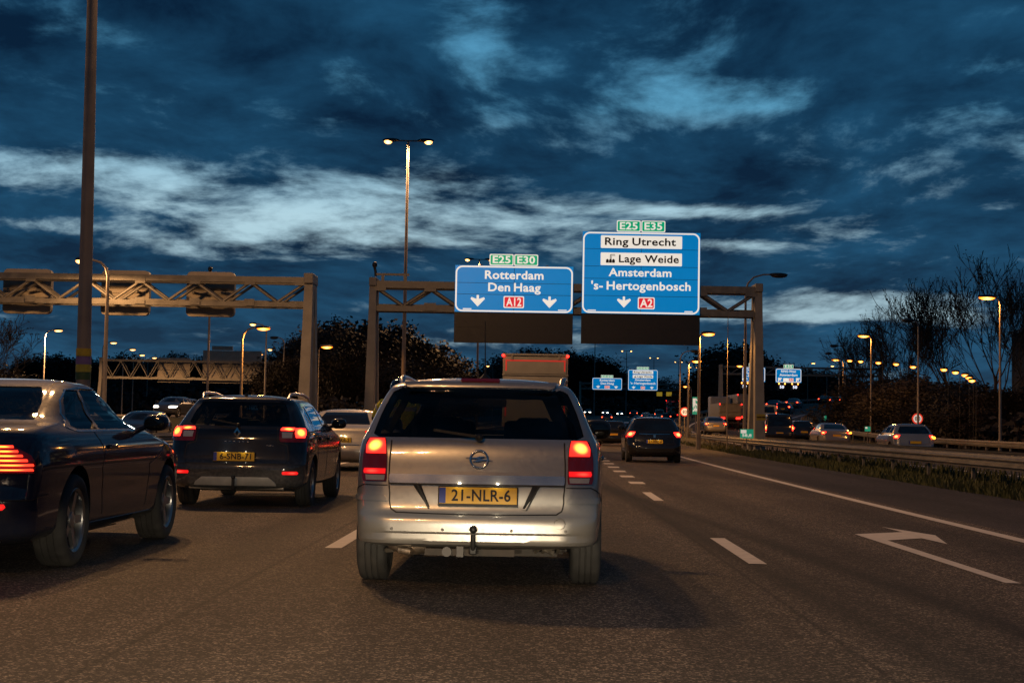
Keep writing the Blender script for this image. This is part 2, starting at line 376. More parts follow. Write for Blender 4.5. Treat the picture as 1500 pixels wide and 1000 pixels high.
STREAKS = [(gnd(965, 740), gnd(1500, 925), .16, .72), (gnd(1120, 835), gnd(1400, 980), .17, .72), (gnd(880, 705), gnd(1000, 760), .13, .5),
           (Vector((-1.97, 0, 0)), Vector((-1.97, 20, 0)), .022, .6), (Vector((1.66, 0, 0)), Vector((1.66, 20, 0)), .022, .6), (Vector((.02, 0, 0)), Vector((.10, 20, 0)), .30, .28), (Vector((-3.5, 0, 0)), Vector((-3.45, 20, 0)), .28, .28)]
MT['asphalt'] = asphalt('asphalt', (.058, .045, .034), STREAKS)
MT['asphalt2'] = asphalt('asphalt_shoulder', (.034, .028, .026), (), .6)
MT['asphalt3'] = asphalt('asphalt_slip_road', (.055, .044, .036))
MT['soil'] = mat('grassy_soil', (.035, .034, .014), .95, var=.5, scale=1.2, bump=.6, bscale=9)
MT['grass'] = mat('grass_blades', (.055, .06, .016), .8, var=.45, scale=.8)

# ground sheet to the horizon, following the climb
rows = []
for Y in [-200, -60]+[Y for Y in YS]+[800, 1200, 2500, 5000]:
    rows.append([(X+cx(min(Y, 600)), Y, zm(Y)-.10) for X in (-3000, -600, -200, -90, -40, -14, 0, 9, 13, 26, 60, 120, 300, 900, 3000)])
tag(strip('ground', rows, MT['soil']), kind='structure')
tag(strip('motorway', [[road(x, Y, 0) for x in (-5.6, -1.76, 1.88, 5.4)] for Y in YS], MT['asphalt']), kind='structure')
tag(strip('hard_shoulder', [[road(5.4, Y, 0.), road(8.25+.12*math.sin(Y*.7), Y, -.02)] for Y in YS], MT['asphalt2']), kind='structure')
tag(strip('median_shoulder', [[road(-6.9, Y, -.03), road(-5.6, Y, 0)] for Y in YS], MT['asphalt2']), kind='structure')
tag(strip('opposite_carriageway', [[road(x, Y, 0) for x in (-24.5, -18, -12)] for Y in YS], MT['asphalt3']), kind='structure')
tag(strip('parallel_road', [[Vector((x+cx(Y), Y, 1.2+zm(Y))) for x in (-41, -33, -26)] for Y in YS if Y > 40], MT['asphalt3']), kind='structure')
tag(strip('road_embankment', [[Vector((x+cx(Y), Y, z+zm(Y))) for x, z in ((-48, -.2), (-42, 1.17), (-25.4, 1.17), (-24.6, -.2))] for Y in YS if Y > 40], MT['soil']), kind='structure')
fr = [ramp_frame(i) for i in range(len(RAMPS))]
tag(strip('slip_road', [[p+n*9.6, p+n*5, p-n*.4] for p, d, n in fr], MT['asphalt3']), kind='structure')
def emb(p, n):
    g = zm(p.y)-.12
    return [Vector(((p+n*(11.2+1.6*max(0, p.z-g))).x, (p+n*(11.2+1.6*max(0, p.z-g))).y, g)), p+n*10.9-Vector((0, 0, .05)), p-n*3-Vector((0, 0, .05)), Vector(((p-n*(3.3+1.6*max(0, p.z-g))).x, (p-n*(3.3+1.6*max(0, p.z-g))).y, g))]
tag(strip('slip_road_embankment', [emb(p, n) for p, d, n in fr], MT['soil']), kind='structure')

# ---- painted markings: each a sheet 4 mm up
def quad_mark(name, xr0, xr1, y0, y1, label=None):
    o = strip(name, [[road(xr0, y0, .004), road(xr1, y0, .004)], [road(xr0, y1, .004), road(xr1, y1, .004)]], MT['white'])
    return tag(o, kind='structure')
def line_mark(name, xr, w, ylist): return tag(strip(name, [[road(xr-w/2, Y, .004), road(xr+w/2, Y, .004)] for Y in ylist], MT['white']), kind='structure')
line_mark('right_edge_line', 5.12, .17, [Y for Y in YS if -10 < Y < 420])
line_mark('left_edge_line', -5.35, .17, [Y for Y in YS if -10 < Y < 420])
for x0, ys in ((1.88, [2.2, 12.56, 23.0]), (-1.76, [3.0, 13.35, 23.8, 34.2, 44.6, 55, 65.4, 75.8, 86.2, 96.6, 107])):
    for y in ys: quad_mark('lane_dash', x0-.075, x0+.075, y, y+2.85)
for k in range(24):
    y = 29.6+3.75*k; quad_mark('lane_block', 1.82, 2.12, y, y+1.15)
for x in (-12.4, -24.1): line_mark('opposite_edge_line', x, .15, [Y for Y in YS if 20 < Y < 420])
for k in range(14):
    for x in (-16.2, -20.): quad_mark('opposite_lane_dash', x-.075, x+.075, 40+10.4*k, 43+10.4*k)
tag(strip('slip_edge_line', [[p+n*.55+Vector((0, 0, .006)), p+n*.35+Vector((0, 0, .006))] for p, d, n in fr], MT['white']), kind='structure')
tag(strip('slip_edge_line', [[p+n*9.1+Vector((0, 0, .006)), p+n*8.9+Vector((0, 0, .006))] for p, d, n in fr], MT['white']), kind='structure')
for k in range(6, len(fr)-1, 2):
    (p, d, n), (q, _, n2) = fr[k], fr[k+1]; q = p+(q-p)*.5
    tag(strip('slip_lane_dash', [[p+n*4.85+Vector((0, 0, .006)), p+n*4.7+Vector((0, 0, .006))], [q+n2*4.85+Vector((0, 0, .006)), q+n2*4.7+Vector((0, 0, .006))]], MT['white']), kind='structure')
# painted arrow in the right lane, bent to the right
ap = [(1473, 854), (1496, 854.6), (1300, 791.5), (1350, 788.3), (1388, 797), (1370, 784), (1291.7, 771.7), (1322, 779.3), (1252, 782.3)]
b = MB(); v = [gnd(*p) for p in ap]
b.add([(p.x, p.y, .0045) for p in v], [(0, 1, 2, 8), (8, 2, 3, 7), (7, 3, 4, 5), (7, 5, 6)])
tag(b.build('lane_arrow', MT['white']), kind='structure')
b = MB(); b.add([road(x, y, .0045) for x, y in ((3.3, 57), (3.45, 57), (3.45, 63), (3.9, 64.5), (3.9, 66), (3.3, 64.2))], [(0, 1, 2, 5), (5, 2, 3, 4)])
tag(b.build('lane_arrow', MT['white']), kind='structure')

# ---- grass on the verge (uncountable: one object)
b = MB(); rnd = random.Random(3)
def blades(n, fx, y0, y1, hmin, hmax):
    for _ in range(n):
        Y = y0+(y1-y0)*rnd.random()**1.6; p = fx(Y)
        if p is None: continue
        h = hmin+(hmax-hmin)*rnd.random()**2; a = rnd.random()*PI*2; w = .012+.012*rnd.random()+Y*.0002
        l = Vector((rnd.gauss(0, .3), rnd.gauss(0, .3), 1))*h; s_ = Vector((math.cos(a), math.sin(a), 0))*w
        b.add([p-s_, p+s_, p+l*.6+s_*.7, p+l, p+l*.6-s_*.7], [(0, 1, 2, 3, 4)])
blades(22000, lambda Y: road(8.2+1.9*rnd.random()**1.3, Y, -.1), 17, 70, .08, .30)
blades(6000, lambda Y: road(8.3+2.6*rnd.random(), Y, -.1), 60, 150, .1, .35)
blades(3000, lambda Y: road(10+1.6*rnd.random(), Y, -.1), 17, 60, .15, .5)
me = bpy.data.meshes.new('verge_grass'); me.from_pydata(b.v, [], b.f); me.materials.append(MT['grass'])
tag(link('verge_grass', me), 'patchy green grass on the verge under the guard rail', 'grass', kind='stuff')

# ================================================================== GUARD RAILS
WB = [(0, -.155), (.03, -.15), (.035, -.11), (.085, -.085), (.085, -.055), (.03, -.025), (.03, .025), (.085, .055), (.085, .085), (.035, .11), (.03, .15), (0, .155)]
def guard_rail(name, pts, label, side=1, both=True, top=.75, post_every=2, group='guard rails'):
    root = empty(name, pts[0], 0, label, 'guard rail', group); o = Vector(pts[0])
    fr_ = []
    for i, p in enumerate(pts):
        d = (pts[min(i+1, len(pts)-1)]-pts[max(i-1, 0)]); d.z = 0; d.normalize(); fr_.append((Vector(p)-o, Vector((d.y, -d.x, 0))))
    for s in ((-1, 1) if both else (side,)):
        b = MB(); vs = []
        for p, n in fr_:
            for u, w in WB: vs.append(p+n*(s*(.10+u))+Vector((0, 0, top-.155+w)))
        k = len(WB); b.add(vs, [(i*k+j, i*k+j+1, (i+1)*k+j+1, (i+1)*k+j) for i in range(len(fr_)-1) for j in range(k-1)])
        b.build('rail_beam', MT['steel'], root, 40)
    pb = MB(); pb.box((0, 0, top/2-.12), (.07, .10, top+.1)); pb.box((0, 0, top-.155), (.24, .08, .06)); pme = pb.mesh('post', MT['steel'])
    for i, (p, n) in enumerate(fr_):
        if i % post_every == 0:
            q = link('post', pme, root, p); q.rotation_euler.z = math.atan2(n.y, n.x)
    return root
def pts_main(x, y0, y1, st, dz=-.08): return [road(x, y0+st*k, dz) for k in range(int((y1-y0)/st)+1)]
guard_rail('guard_rail', pts_main(9.75, 6, 250, 2.0), 'long double steel guard rail on the grass verge right of the hard shoulder', top=.74, post_every=2)
guard_rail('guard_rail', pts_main(11.3, 8, 150, 2.0, -.1), 'second steel guard rail just behind the verge rail, along the slip road', top=.78, both=False, side=1)
guard_rail('guard_rail', [p-n*1.6-Vector((0, 0, .05)) for p, d, n in fr if 20 < p.y < 260], 'steel guard rail on the far side of the slip road under the trees', top=.75, both=False, side=-1, post_every=1)
guard_rail('guard_rail', [p+n*10.4-Vector((0, 0, .05)) for p, d, n in fr if p.y > 108], 'steel guard rail along the raised left edge of the climbing slip road', top=.75, both=False, side=1, post_every=1)
guard_rail('guard_rail', pts_main(-7.2, 20, 300, 4., -.06), 'steel guard rail in the median left of the fast lane', top=.75, post_every=1)
guard_rail('guard_rail', pts_main(-11.4, 30, 300, 4., -.06), 'steel guard rail in the median beside the oncoming lanes', top=.75, post_every=1)
# ================================================================== TEXT AND SIGNS
def text_mesh(txt, size, bold=.022, spacing=1.05, width=None, ext=.0):
    c = bpy.data.curves.new('lettering', 'FONT'); c.body = txt; c.size = size; c.offset = bold*size; c.space_character = spacing; c.extrude = ext
    c.align_x = 'CENTER'; c.align_y = 'CENTER'; c.resolution_u = 3
    o = bpy.data.objects.new('tmp', c); COL.objects.link(o); dg = bpy.context.evaluated_depsgraph_get()
    me = bpy.data.meshes.new_from_object(o.evaluated_get(dg)); bpy.data.objects.remove(o); bpy.data.curves.remove(c)
    v = np.array([p.co[:] for p in me.vertices])
    lo, hi = v.min(0), v.max(0); c0 = (lo+hi)/2
    for p in me.vertices:
        p.co.x -= c0[0]
        if width: p.co.x *= width/(hi[0]-lo[0])
    me.transform(Matrix.Rotation(PI/2, 4, 'X')); return me    # upright, faces -Y
def text(name, txt, m, parent, x, z, y, cap, width=None, bold=.022, base=True):
    if ' ' in txt and width:          # one mesh for each word
        ws = []
        for w_ in txt.split(' '):
            tm = text_mesh(w_, cap/.70, bold); xs = [v.co.x for v in tm.vertices]; ws.append((w_, max(xs)-min(xs))); bpy.data.meshes.remove(tm)
        sp_ = cap*.42; tot = sum(w_[1] for w_ in ws)+sp_*(len(ws)-1); k_ = width/tot; xx = x-width/2
        for w_, wd in ws: o = text(name, w_, m, parent, xx+wd*k_/2, z, y, cap, wd*k_, bold); xx += (wd+sp_)*k_
        return o
    # cap: capital letter height; x,z: centre of the line / its baseline
    me = text_mesh(txt, cap/.70, bold, width=width); me.materials.append(m)
    # baseline -> z
    ref = text_mesh('H', cap/.70, bold); rz = min(v.co.z for v in ref.vertices); bpy.data.meshes.remove(ref)
    allz = [v.co.z for v in me.vertices]; full = text_mesh(txt.replace('g', 'a').replace('Q', 'O'), cap/.70, bold)
    fz = min(v.co.z for v in full.vertices); dz = 0
    # CENTER alignment shifts lines with descenders; bring the cap line back
    hz = max(allz); tz = max(v.co.z for v in full.vertices); dz = hz-tz; bpy.data.meshes.remove(full)
    o = link(name, me, parent, (x, y, z-(fz+dz))); return o
def sign_mat(name, col, estr, rough=.35):  # weak glow added to the sign colours so they read as lit
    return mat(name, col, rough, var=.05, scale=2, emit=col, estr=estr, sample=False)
MT['s_blue'] = sign_mat('sign_blue_glow', (.0, .18, .46), .88)
MT['s_white'] = sign_mat('sign_white_glow', (.86, .80, .70), .85)
MT['s_green'] = sign_mat('sign_green_glow', (.0, .36, .16), .85)
MT['s_red'] = sign_mat('sign_red_glow', (.62, .015, .03), .95)
MT['s_dark'] = mat('sign_ink', (.03, .015, .01), .6, var=0)
MT['matrix'] = mat('matrix_screen', (.016, .012, .010), .45, var=.25, scale=5)
MT['sign_back'] = mat('sign_back', (.40, .34, .26), .6, .1, var=.12, scale=3)
def arrow(parent, x, z, s, name='down_arrow', rot=0):
    p = [(-.10, .5), (.10, .5), (.10, .15), (.55, .32), (.62, .16), (0, -.5), (-.62, .16), (-.55, .32), (-.10, .15)]
    cr, sr = math.cos(rot), math.sin(rot); q = [(s*(a*cr-c*sr), s*(a*sr+c*cr)) for a, c in p]
    b = MB(); n = len(q); b.add([(x+a, -.034, z+c) for a, c in q], [(0, 1, 2, 8), (2, 3, 4, 5), (5, 6, 7, 8), (2, 5, 8)]); return b.build(name, MT['s_white'], parent)
def ring(parent, x0, x1, z0, z1, r, w, y, m, name='border'):
    a = roundrect(x0, x1, z0, z1, r); c = roundrect(x0+w, x1-w, z0+w, z1-w, max(.01, r-w)); n = len(a)
    b = MB(); b.add([(p[0], y, p[1]) for p in a]+[(p[0], y, p[1]) for p in c], [(i, (i+1) % n, n+(i+1) % n, n+i) for i in range(n)]); return b.build(name, m, parent)
def slab(parent, name, x0, x1, z0, z1, y0, y1, m, r=None):
    b = MB()
    if r: b.prism(roundrect(x0, x1, z0, z1, r), y0, y1)
    else: b.box(((x0+x1)/2, (y0+y1)/2, (z0+z1)/2), (x1-x0, y1-y0, z1-z0))
    return b.build(name, m, parent)
def badge(parent, x, z, w, h, txt, m, y=-.04, name='route_badge', cap=.66):
    o = slab(parent, name, x-w/2, x+w/2, z-h/2, z+h/2, y, y+.02, MT['s_white'], h*.12)
    slab(o, 'badge_field', x-w/2+h*.08, x+w/2-h*.08, z-h/2+h*.08, z+h/2-h*.08, y-.004, y+.004, m, h*.10)
    c = h*cap; text('lettering', txt, MT['s_white'], o, x, z-c/2, y-.008, c, width=w*.74); return o
def panel_field(root, wid, zs, cols=2):
    xs = [-wid/2+wid*k/cols for k in range(cols+1)]
    for za, zb in zip(zs, zs[1:]):
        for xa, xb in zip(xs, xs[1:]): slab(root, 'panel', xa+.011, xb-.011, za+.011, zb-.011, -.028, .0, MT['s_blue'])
    slab(root, 'backing', -wid/2+.01, wid/2-.01, zs[0]+.01, zs[-1]-.01, .003, .06, MT['matrix'])
def led_panel(root, wid, z0, z1, cols=3):
    o = slab(root, 'matrix_panel', -wid/2, wid/2, z0, z1, -.05, .25, MT['matrix'])
    for k in range(cols):
        for j in range(2):
            a = -wid/2+wid*k/cols; slab(o, 'matrix_module', a+.02, a+wid/cols-.02, z0+(z1-z0)*j/2+.02, z0+(z1-z0)*(j+1)/2-.02, -.062, -.045, MT['matrix'])
def factory(root, x, z, s, y=-.05):
    b = MB()
    for k in range(3): b.prism([(x+s*(-.5+.34*k), z-.3*s), (x+s*(-.5+.34*k+.31), z-.3*s), (x+s*(-.5+.34*k+.31), z), (x+s*(-.5+.34*k+.15), z+.16*s), (x+s*(-.5+.34*k), z)], y, y+.01)
    b.box((x-.02*s, y, z+.3*s), (.07*s, .01, .6*s)); b.box((x+.10*s, y, z+.3*s), (.05*s, .01, .55*s))
    b.box((x+.25*s, y, z+.62*s), (.5*s, .01, .06*s)); b.box((x+.35*s, y, z+.50*s), (.35*s, .01, .04*s))
    b.build('factory_symbol', MT['s_dark'], root)
def sign_rotterdam(loc, label, far=False):
    W_, z0, z1 = 5.78, 0., 2.30
    r = empty('direction_sign', loc, 0, label, 'sign')
    panel_field(r, W_, [z0, .88, 1.44, z1]); ring(r, -W_/2+.03, W_/2-.03, z0+.03, z1-.03, .34, .075, -.034, MT['s_white'])
    text('lettering', 'Rotterdam', MT['s_white'], r, 0, 1.63, -.034, .40, 2.86); text('lettering', 'Den Haag', MT['s_white'], r, .02, 1.03, -.034, .40, 2.56)
    arrow(r, -1.76, .56, .56); arrow(r, 1.74, .54, .56); badge(r, -.0, .52, 1.0, .58, 'A12', MT['s_red'])
    if not far:
        for xx in (-W_/2+.62, W_/2-.52): b = MB(); b.box((xx, -.034, .16), (.42, .004, .05)); b.build('maker_mark', MT['s_white'], r)
        led_panel(r, W_, -1.48, -.03)
        for s in (-1, 1): b = MB(); b.box((s*1.6, .16, 1.2), (.12, .18, 2.3)); b.build('bracket', MT['steel'], r)
    for s, tx in ((-1, 'E25'), (1, 'E30')): badge(r, s*.60-.03, z1+.28, 1.17, .56, tx, MT['s_green'], -.02, cap=.62)
    return r
def sign_amsterdam(loc, label, far=False):
    W_, z0, z1 = 5.76, 0., 4.02
    r = empty('direction_sign', loc, 0, label, 'sign')
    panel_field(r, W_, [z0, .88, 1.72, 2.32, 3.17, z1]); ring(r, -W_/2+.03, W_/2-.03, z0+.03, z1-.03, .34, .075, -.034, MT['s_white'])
    for zc, tx, xw, xo in ((3.52, 'Ring Utrecht', 3.5, 0), (2.68, 'Lage Weide', 2.95, .42)):
        o = slab(r, 'name_board', -1.98, 1.98, zc-.31, zc+.31, -.045, -.03, MT['s_white'], .04)
        text('lettering', tx, MT['s_dark'], o, xo-.05, zc-.17, -.049, .36, xw*.99)
    factory(r, -1.50, 2.62, .44); text('lettering', 'Amsterdam', MT['s_white'], r, -.05, 1.83, -.034, .38, 3.06)
    text('lettering', "'s- Hertogenbosch", MT['s_white'], r, .0, 1.17, -.034, .40, 4.84)
    if far: arrow(r, -1.8, .54, .54); arrow(r, 1.75, .54, .54); badge(r, 0, .5, .82, .56, 'A2', MT['s_red'])
    else:
        arrow(r, -.82, .58, .54); badge(r, .27, .54, .82, .58, 'A2', MT['s_red'])
        for xx in (-W_/2+.5, W_/2-.55): b = MB(); b.box((xx, -.034, .16), (.4, .004, .05)); b.build('maker_mark', MT['s_white'], r)
        led_panel(r, W_, -1.46, -.03)
        for s in (-1, 1): b = MB(); b.box((s*1.6, .16, 1.9), (.12, .18, 3.9)); b.build('bracket', MT['steel'], r)
    for s, tx in ((-1, 'E25'), (1, 'E35')): badge(r, s*.60-.03, z1+.28, 1.17, .56, tx, MT['s_green'], -.02, cap=.62)
    return r
# ================================================================== GANTRIES
def gantry(name, x0, x1, Y, zbase, ztop, zbot, label, bays=13, depth=.9, legs=(True, True), leg_w=.33, m=None, ch=.2):
    m = m or MT['steel']; r = empty(name, (x0, Y, zbase), 0, label, 'gantry', 'sign gantries over the road'); L_ = x1-x0; z1, z0 = ztop-zbase, zbot-zbase
    for y in (-depth/2, depth/2):
        for z, w in ((z1-ch/2, ch), (z0+ch*.4, ch*.8)):
            b = MB(); b.bar((-.1, y, z), (L_+.1, y, z), w); b.build('chord', m, r)
        n = bays*2
        for k in range(n):
            xa, xb = L_*k/n, L_*(k+1)/n; za, zb = (z1-ch, z0+ch*.8) if k % 2 == 0 else (z0+ch*.8, z1-ch)
            b = MB(); b.tube([(xa, y, za), (xb, y, zb)], ch*.26, 6); b.build('diagonal_brace', m, r, 50)
    for k in range(0, bays+1):
        for y in (-depth/2-ch*.5-.012,):
            for z in (z1-ch*.9,) if k in (0, bays) else (z1-ch*.9, z0+ch*.7):
                b = MB(); b.box((min(max(L_*k/bays, .2), L_-.2), y, z), (ch*1.7, .018, ch*1.1))
                for bx in (-.5, .5): b.box((min(max(L_*k/bays, .2), L_-.2)+bx*ch, y-.014, z), (.04, .014, .04))
                b.build('gusset_plate', m, r)
        b = MB(); b.bar((L_*k/bays, -depth/2, z0+ch*.4), (L_*k/bays, depth/2, z0+ch*.4), ch*.4); b.build('cross_tie', m, r)
    for x, on, s in ((0, legs[0], -1), (L_, legs[1], 1)):
        if not on: continue
        for sy in (-1, 1):        # two tapered legs that lean together into one head
            b = MB(); w = leg_w; xx = x+s*w*.5
            vs = []
            for z, yo, wx, wy in ((0, 1.15, w*.75, .30), (z0-.2, .42, w*.55, .30), (z1+.08, .30, w*.5, .30)):
                for a, c in ((-1, -1), (1, -1), (1, 1), (-1, 1)): vs.append((xx+a*wx, sy*yo+c*wy, z))
            b.add(vs, [(0, 1, 5, 4), (1, 2, 6, 5), (2, 3, 7, 6), (3, 0, 4, 7), (4, 5, 9, 8), (5, 6, 10, 9), (6, 7, 11, 10), (7, 4, 8, 11), (8, 9, 10, 11), (3, 2, 1, 0)])
            b.build('leg', MT['concrete'], r)
        b = MB(); b.rbox((x+s*leg_w*.5, 0, z1-.05), (leg_w*1.15, 1.5, .42), .06); b.build('head_cap', MT['concrete'], r)
        b = MB(); b.box((x+s*leg_w*.5, 0, -.05), (leg_w*2, 3.2, .3)); b.build('footing', MT['concrete'], r)
    b = MB(); b.bar((0, depth*.1, z0+ch*1.0), (L_, depth*.1, z0+ch*1.0), .26, .09); b.build('cable_tray', m, r)
    return r
G1Y = 73.0
g1 = gantry('sign_gantry', -7.62, 10.9, G1Y+.75, 0, 8.03, 6.55, 'steel truss gantry on pale columns carrying two big blue signs ahead', bays=7, ch=.34)
b = MB(); b.bar((-.1, 0, 1.85+6.55), (1.55, 0, 8.40), .11); b.box((.25, 0, 8.2), (.14, .14, .36)); b.box((1.35, 0, 8.2), (.14, .14, .36)); b.build('camera_bracket', MT['steel'], g1)
b = MB(); b.tube([(-.1, 0, 8.3), (-.12, 0, 8.55), (-.17, -.02, 8.75)], .07, 8); b.ellipsoid((-.16, -.05, 8.86), (.13, .2, .15)); b.build('camera_head', MT['black'], g1, 50)
sign_rotterdam((-.88, G1Y, 6.55), 'large blue overhead sign reading Rotterdam and Den Haag, over the left lanes')
sign_amsterdam((5.30, G1Y, 6.58), 'taller blue overhead sign reading Ring Utrecht, Lage Weide and Amsterdam')
# far copy of both signs on the next gantry
G2Y = 293.
g2 = gantry('sign_gantry', 9.9, 29.6, G2Y+.75, zm(G2Y)+.4, 9.6, 8.2, 'distant truss gantry with two small blue signs beyond the truck', bays=7, ch=.34)
sign_rotterdam((14.95, G2Y, 8.2), 'small distant blue sign for Rotterdam, left one beyond the truck', True)
sign_amsterdam((21.9, G2Y, 8.2), 'small distant blue sign for Amsterdam, right one beyond the truck', True)
# left gantry with the backs of three matrix signs
g3 = gantry('sign_gantry', -27, -9.2, 61.0, 0, 6.92, 5.70, 'truss gantry over the oncoming lanes carrying three matrix sign backs', bays=8, ch=.24)
for xx, lab in ((-21.0, 'leftmost matrix sign seen from behind, cut by the picture edge'), (-16.9, 'middle matrix sign seen from behind, right of the tall median mast'), (-13.35, 'right hand matrix sign seen from behind with a dark box on it')):
    r = empty('matrix_sign', (xx, 62.0, 5.37), 0, lab, 'matrix sign', 'matrix sign backs on the left gantry')
    slab(r, 'housing', -1.0, 1.0, 0, 1.86, 0, .32, MT['sign_back'], .2)
    for z in (.62, .95, 1.2): b = MB(); b.box((0, -.03, z), (1.5, .06, .07)); b.build('rib', MT['sign_back'], r)
    b = MB(); b.box((-.22 if xx > -14 else -.85, -.28, .52), (.42, .3, .3)); b.build('control_box', MT['black'], r)
    b = MB(); b.box((0, -.06, 1.52), (.1, .1, .1)); b.build('cable_gland', MT['black'], r)
    for s in (-1, 1): b = MB(); b.box((s*.6, -.28, .95), (.09, .56, .09)); b.build('bracket', MT['steel'], r)
# far left gantry, seen from behind, over the parallel road
g4 = gantry('sign_gantry', -42.8, -24.5, 150, 1.2+zm(150), 6.95, 5.0, 'low truss gantry far left over the parallel road with blank sign backs', bays=10, ch=.2, leg_w=.26)
for x0, x1, z0, z1, lab, step in ((-37.6, -34.3, 4.75, 7.25, 'smaller blank sign back on the far left gantry', False), (-33.05, -27.1, 4.75, 8.05, 'wide blank sign back with a raised top on the far left gantry', True)):
    r = empty('blank_sign', ((x0+x1)/2, 150.8, z0), 0, lab, 'sign'); w = x1-x0; n = 2 if not step else 3
    for k in range(n):
        for j in range(2):
            za, zb = (z1-z0)*j/2, (z1-z0)*(j+1)/2
            slab(r, 'panel', -w/2+w*k/n+.015, -w/2+w*(k+1)/n-.015, za+.015, zb-.015, 0, .08, MT['sign_back'])
    if step: slab(r, 'badge_back', -w/2+.9, -w/2+3.0, z1-z0+.02, z1-z0+.45, 0, .08, MT['sign_back'])
# slip-road gantry with two blue signs
RG = 185.; rgx0 = at(1058, 600, RG).x; rgx1 = at(1290, 600, RG).x
gantry('sign_gantry', rgx0, rgx1, RG+.6, zm(RG), 8.0+zm(RG), 6.9+zm(RG), 'far gantry over the slip road with two small blue signs', bays=9, ch=.2, leg_w=.3)
def small_sign(px0, px1, py0, py1, lab, lines, badges, arrows):
    a, c = at(px0, py1, RG), at(px1, py0, RG); w, h = c.x-a.x, c.z-a.z
    r = empty('direction_sign', ((a.x+c.x)/2, RG, a.z), 0, lab, 'sign')
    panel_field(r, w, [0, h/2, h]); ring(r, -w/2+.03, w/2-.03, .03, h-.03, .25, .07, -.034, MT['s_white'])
    for tx, x, z, wd in lines: text('lettering', tx, MT['s_white'], r, x, h*z, -.034, .28, wd)
    for tx, x, z, wd, m in badges: badge(r, x, h*z, wd, .42, tx, MT[m])
    for x, ro in arrows: arrow(r, x, h*.24, .5, 'sign_arrow', ro)
    badge(r, 0, h+.26, 1.2, .46, 'E25' if len(lines) == 3 else 'E35', MT['s_green'], -.02)
    for x in (-.8, .8) if len(lines) == 2 else (-1.1,):
        o = slab(r, 'speed_matrix', x-.45, x+.45, -.95, -.05, -.02, .2, MT['matrix'])
        text('lettering', '50', MT['s_lit'], o, x, -.70, -.03, .34, .5, bold=.0)
        for s in (-1, 1): b = MB(); b.ellipsoid((x+s*.36, -.06, -.14), (.09, .06, .09)); b.build('flash_lamp', MT['sodium'], o)
MT['s_lit'] = mat('lit_digits', (.8, .8, .9), .5, var=0, emit=(.8, .85, 1), estr=2.2, sample=False)
small_sign(1087, 1121, 538, 559, 'blue slip road sign half hidden behind the gantry column', [('Den Haag', 0, .74, 1.9), ('Rotterdam', 0, .52, 1.9), ("'s-Hertog", -.2, .33, 1.8)], [('A2', .2, .14, .7, 's_red')], [(-1.05, PI)])
small_sign(1136, 1174, 540, 560, 'small blue slip road sign reading RING-West Amsterdam with speed digits below', [('RING-West', 0, .72, 1.8), ('Amsterdam', 0, .46, 2.2)], [('RING', -.3, .2, .7, 's_white'), ('A2', .35, .2, .55, 's_red')], [(-1.1, -PI*.75), (1.1, -PI*.75)])

# ================================================================== LAMPS
def lamp_light(name, loc, power, col, parent, rad=.18, spot=None):
    l = bpy.data.lights.new(name, 'SPOT'); l.energy = power; l.color = col; l.shadow_soft_size = rad
    l.spot_size = math.radians(spot); l.spot_blend = .12
    o = bpy.data.objects.new(name, l); COL.objects.link(o); o.parent = parent; o.location = loc; return o
WARM = (1.0, .52, .205); SODIUM = (1.0, .40, .08)
def mast(x, Y, zb, H, label, power=0, r0=.16, bands=False):
    r = empty('light_mast', (x, Y, zb), 0, label, 'light mast', 'tall double light masts in the median')
    b = MB(); b.tube([(0, 0, -.2), (0, 0, 1.2), (0, 0, H*.5), (0, 0, H)], [r0, r0*.97, r0*.74, r0*.5], 14); b.build('pole', MT['mast'], r, 40)
    b = MB(); b.tube([(0, 0, -.1), (0, 0, .12)], r0*1.7, 12); b.build('base_flange', MT['mast'], r, 40)
    b = MB(); b.bar((-.75, 0, H+.03), (.75, 0, H+.03), .08); b.build('cross_arm', MT['mast'], r)
    for s in (-1, 1):
        b = MB(); b.ellipsoid((s*1.05, 0, H+.07), (.52, .2, .12), 12, 8); h = b.build('lamp_head', MT['trim'], r, 60)
        b = MB(); b.ellipsoid((s*1.22, 0, H-.02), (.25, .17, .16), 12, 8); b.build('lamp_bowl', MT['warmlamp'], h, 60)
        if power: lamp_light('mast_lamp', (s*1.22, 0, H-.32), power, WARM, r, .45, 166)
    if bands:
        for k, (c, za) in enumerate((((.42, .30, .02), 2.46), ((.16, .10, .26), 2.28), ((.34, .30, .03), 2.11), ((.03, .07, .02), 1.94))):
            b = MB(); b.tube([(0, 0, za), (0, 0, za+.165)], r0*.97+.006, 16); b.build('colour_band', mat('band_%d' % k, c, .6), r, 40)
    return r
p = at(126, 560, 33); m1 = mast(p.x-.05, 33, 0, 18.2, 'nearest thick light mast at left with coloured bands near its foot', 6600, .165, True)
m1.rotation_euler = (0, math.radians(-.5), 0)
mast(-9.6, -23, 0, 18.1, 'light mast in the median behind the viewpoint, out of the picture', 6600, .16)
p = at(594, 400, 90); mast(p.x, 90, zm(90), 18.1, 'tall light mast with two lit lamp heads against the clouds', 6600, .14)
p = at(700, 500, 154); mast(p.x, 154, zm(154), 17.6, 'light mast whose twin lamps show beside the green route badges', 7000, .14)
for px, Y, py in ((872, 350, 480), (918, 411, 514), (958, 483, 524), (994, 555, 530), (1016, 620, 538), (1031, 700, 541)):
    p = at(px, py, Y); H = max(12, p.z-zm(Y)); mast(p.x, Y, zm(Y), H, {872: 'distant mast behind the taller blue sign, its lamps hidden', 918: 'distant twin lamp mast directly above the small Amsterdam sign', 958: 'distant twin lamp mast just right of the small Amsterdam sign', 994: 'third distant twin lamp mast, left of the speed sign', 1016: 'fourth distant twin lamp mast, above the speed sign', 1031: 'farthest and smallest twin lamp mast, right of the speed sign'}[px], 0, .16)
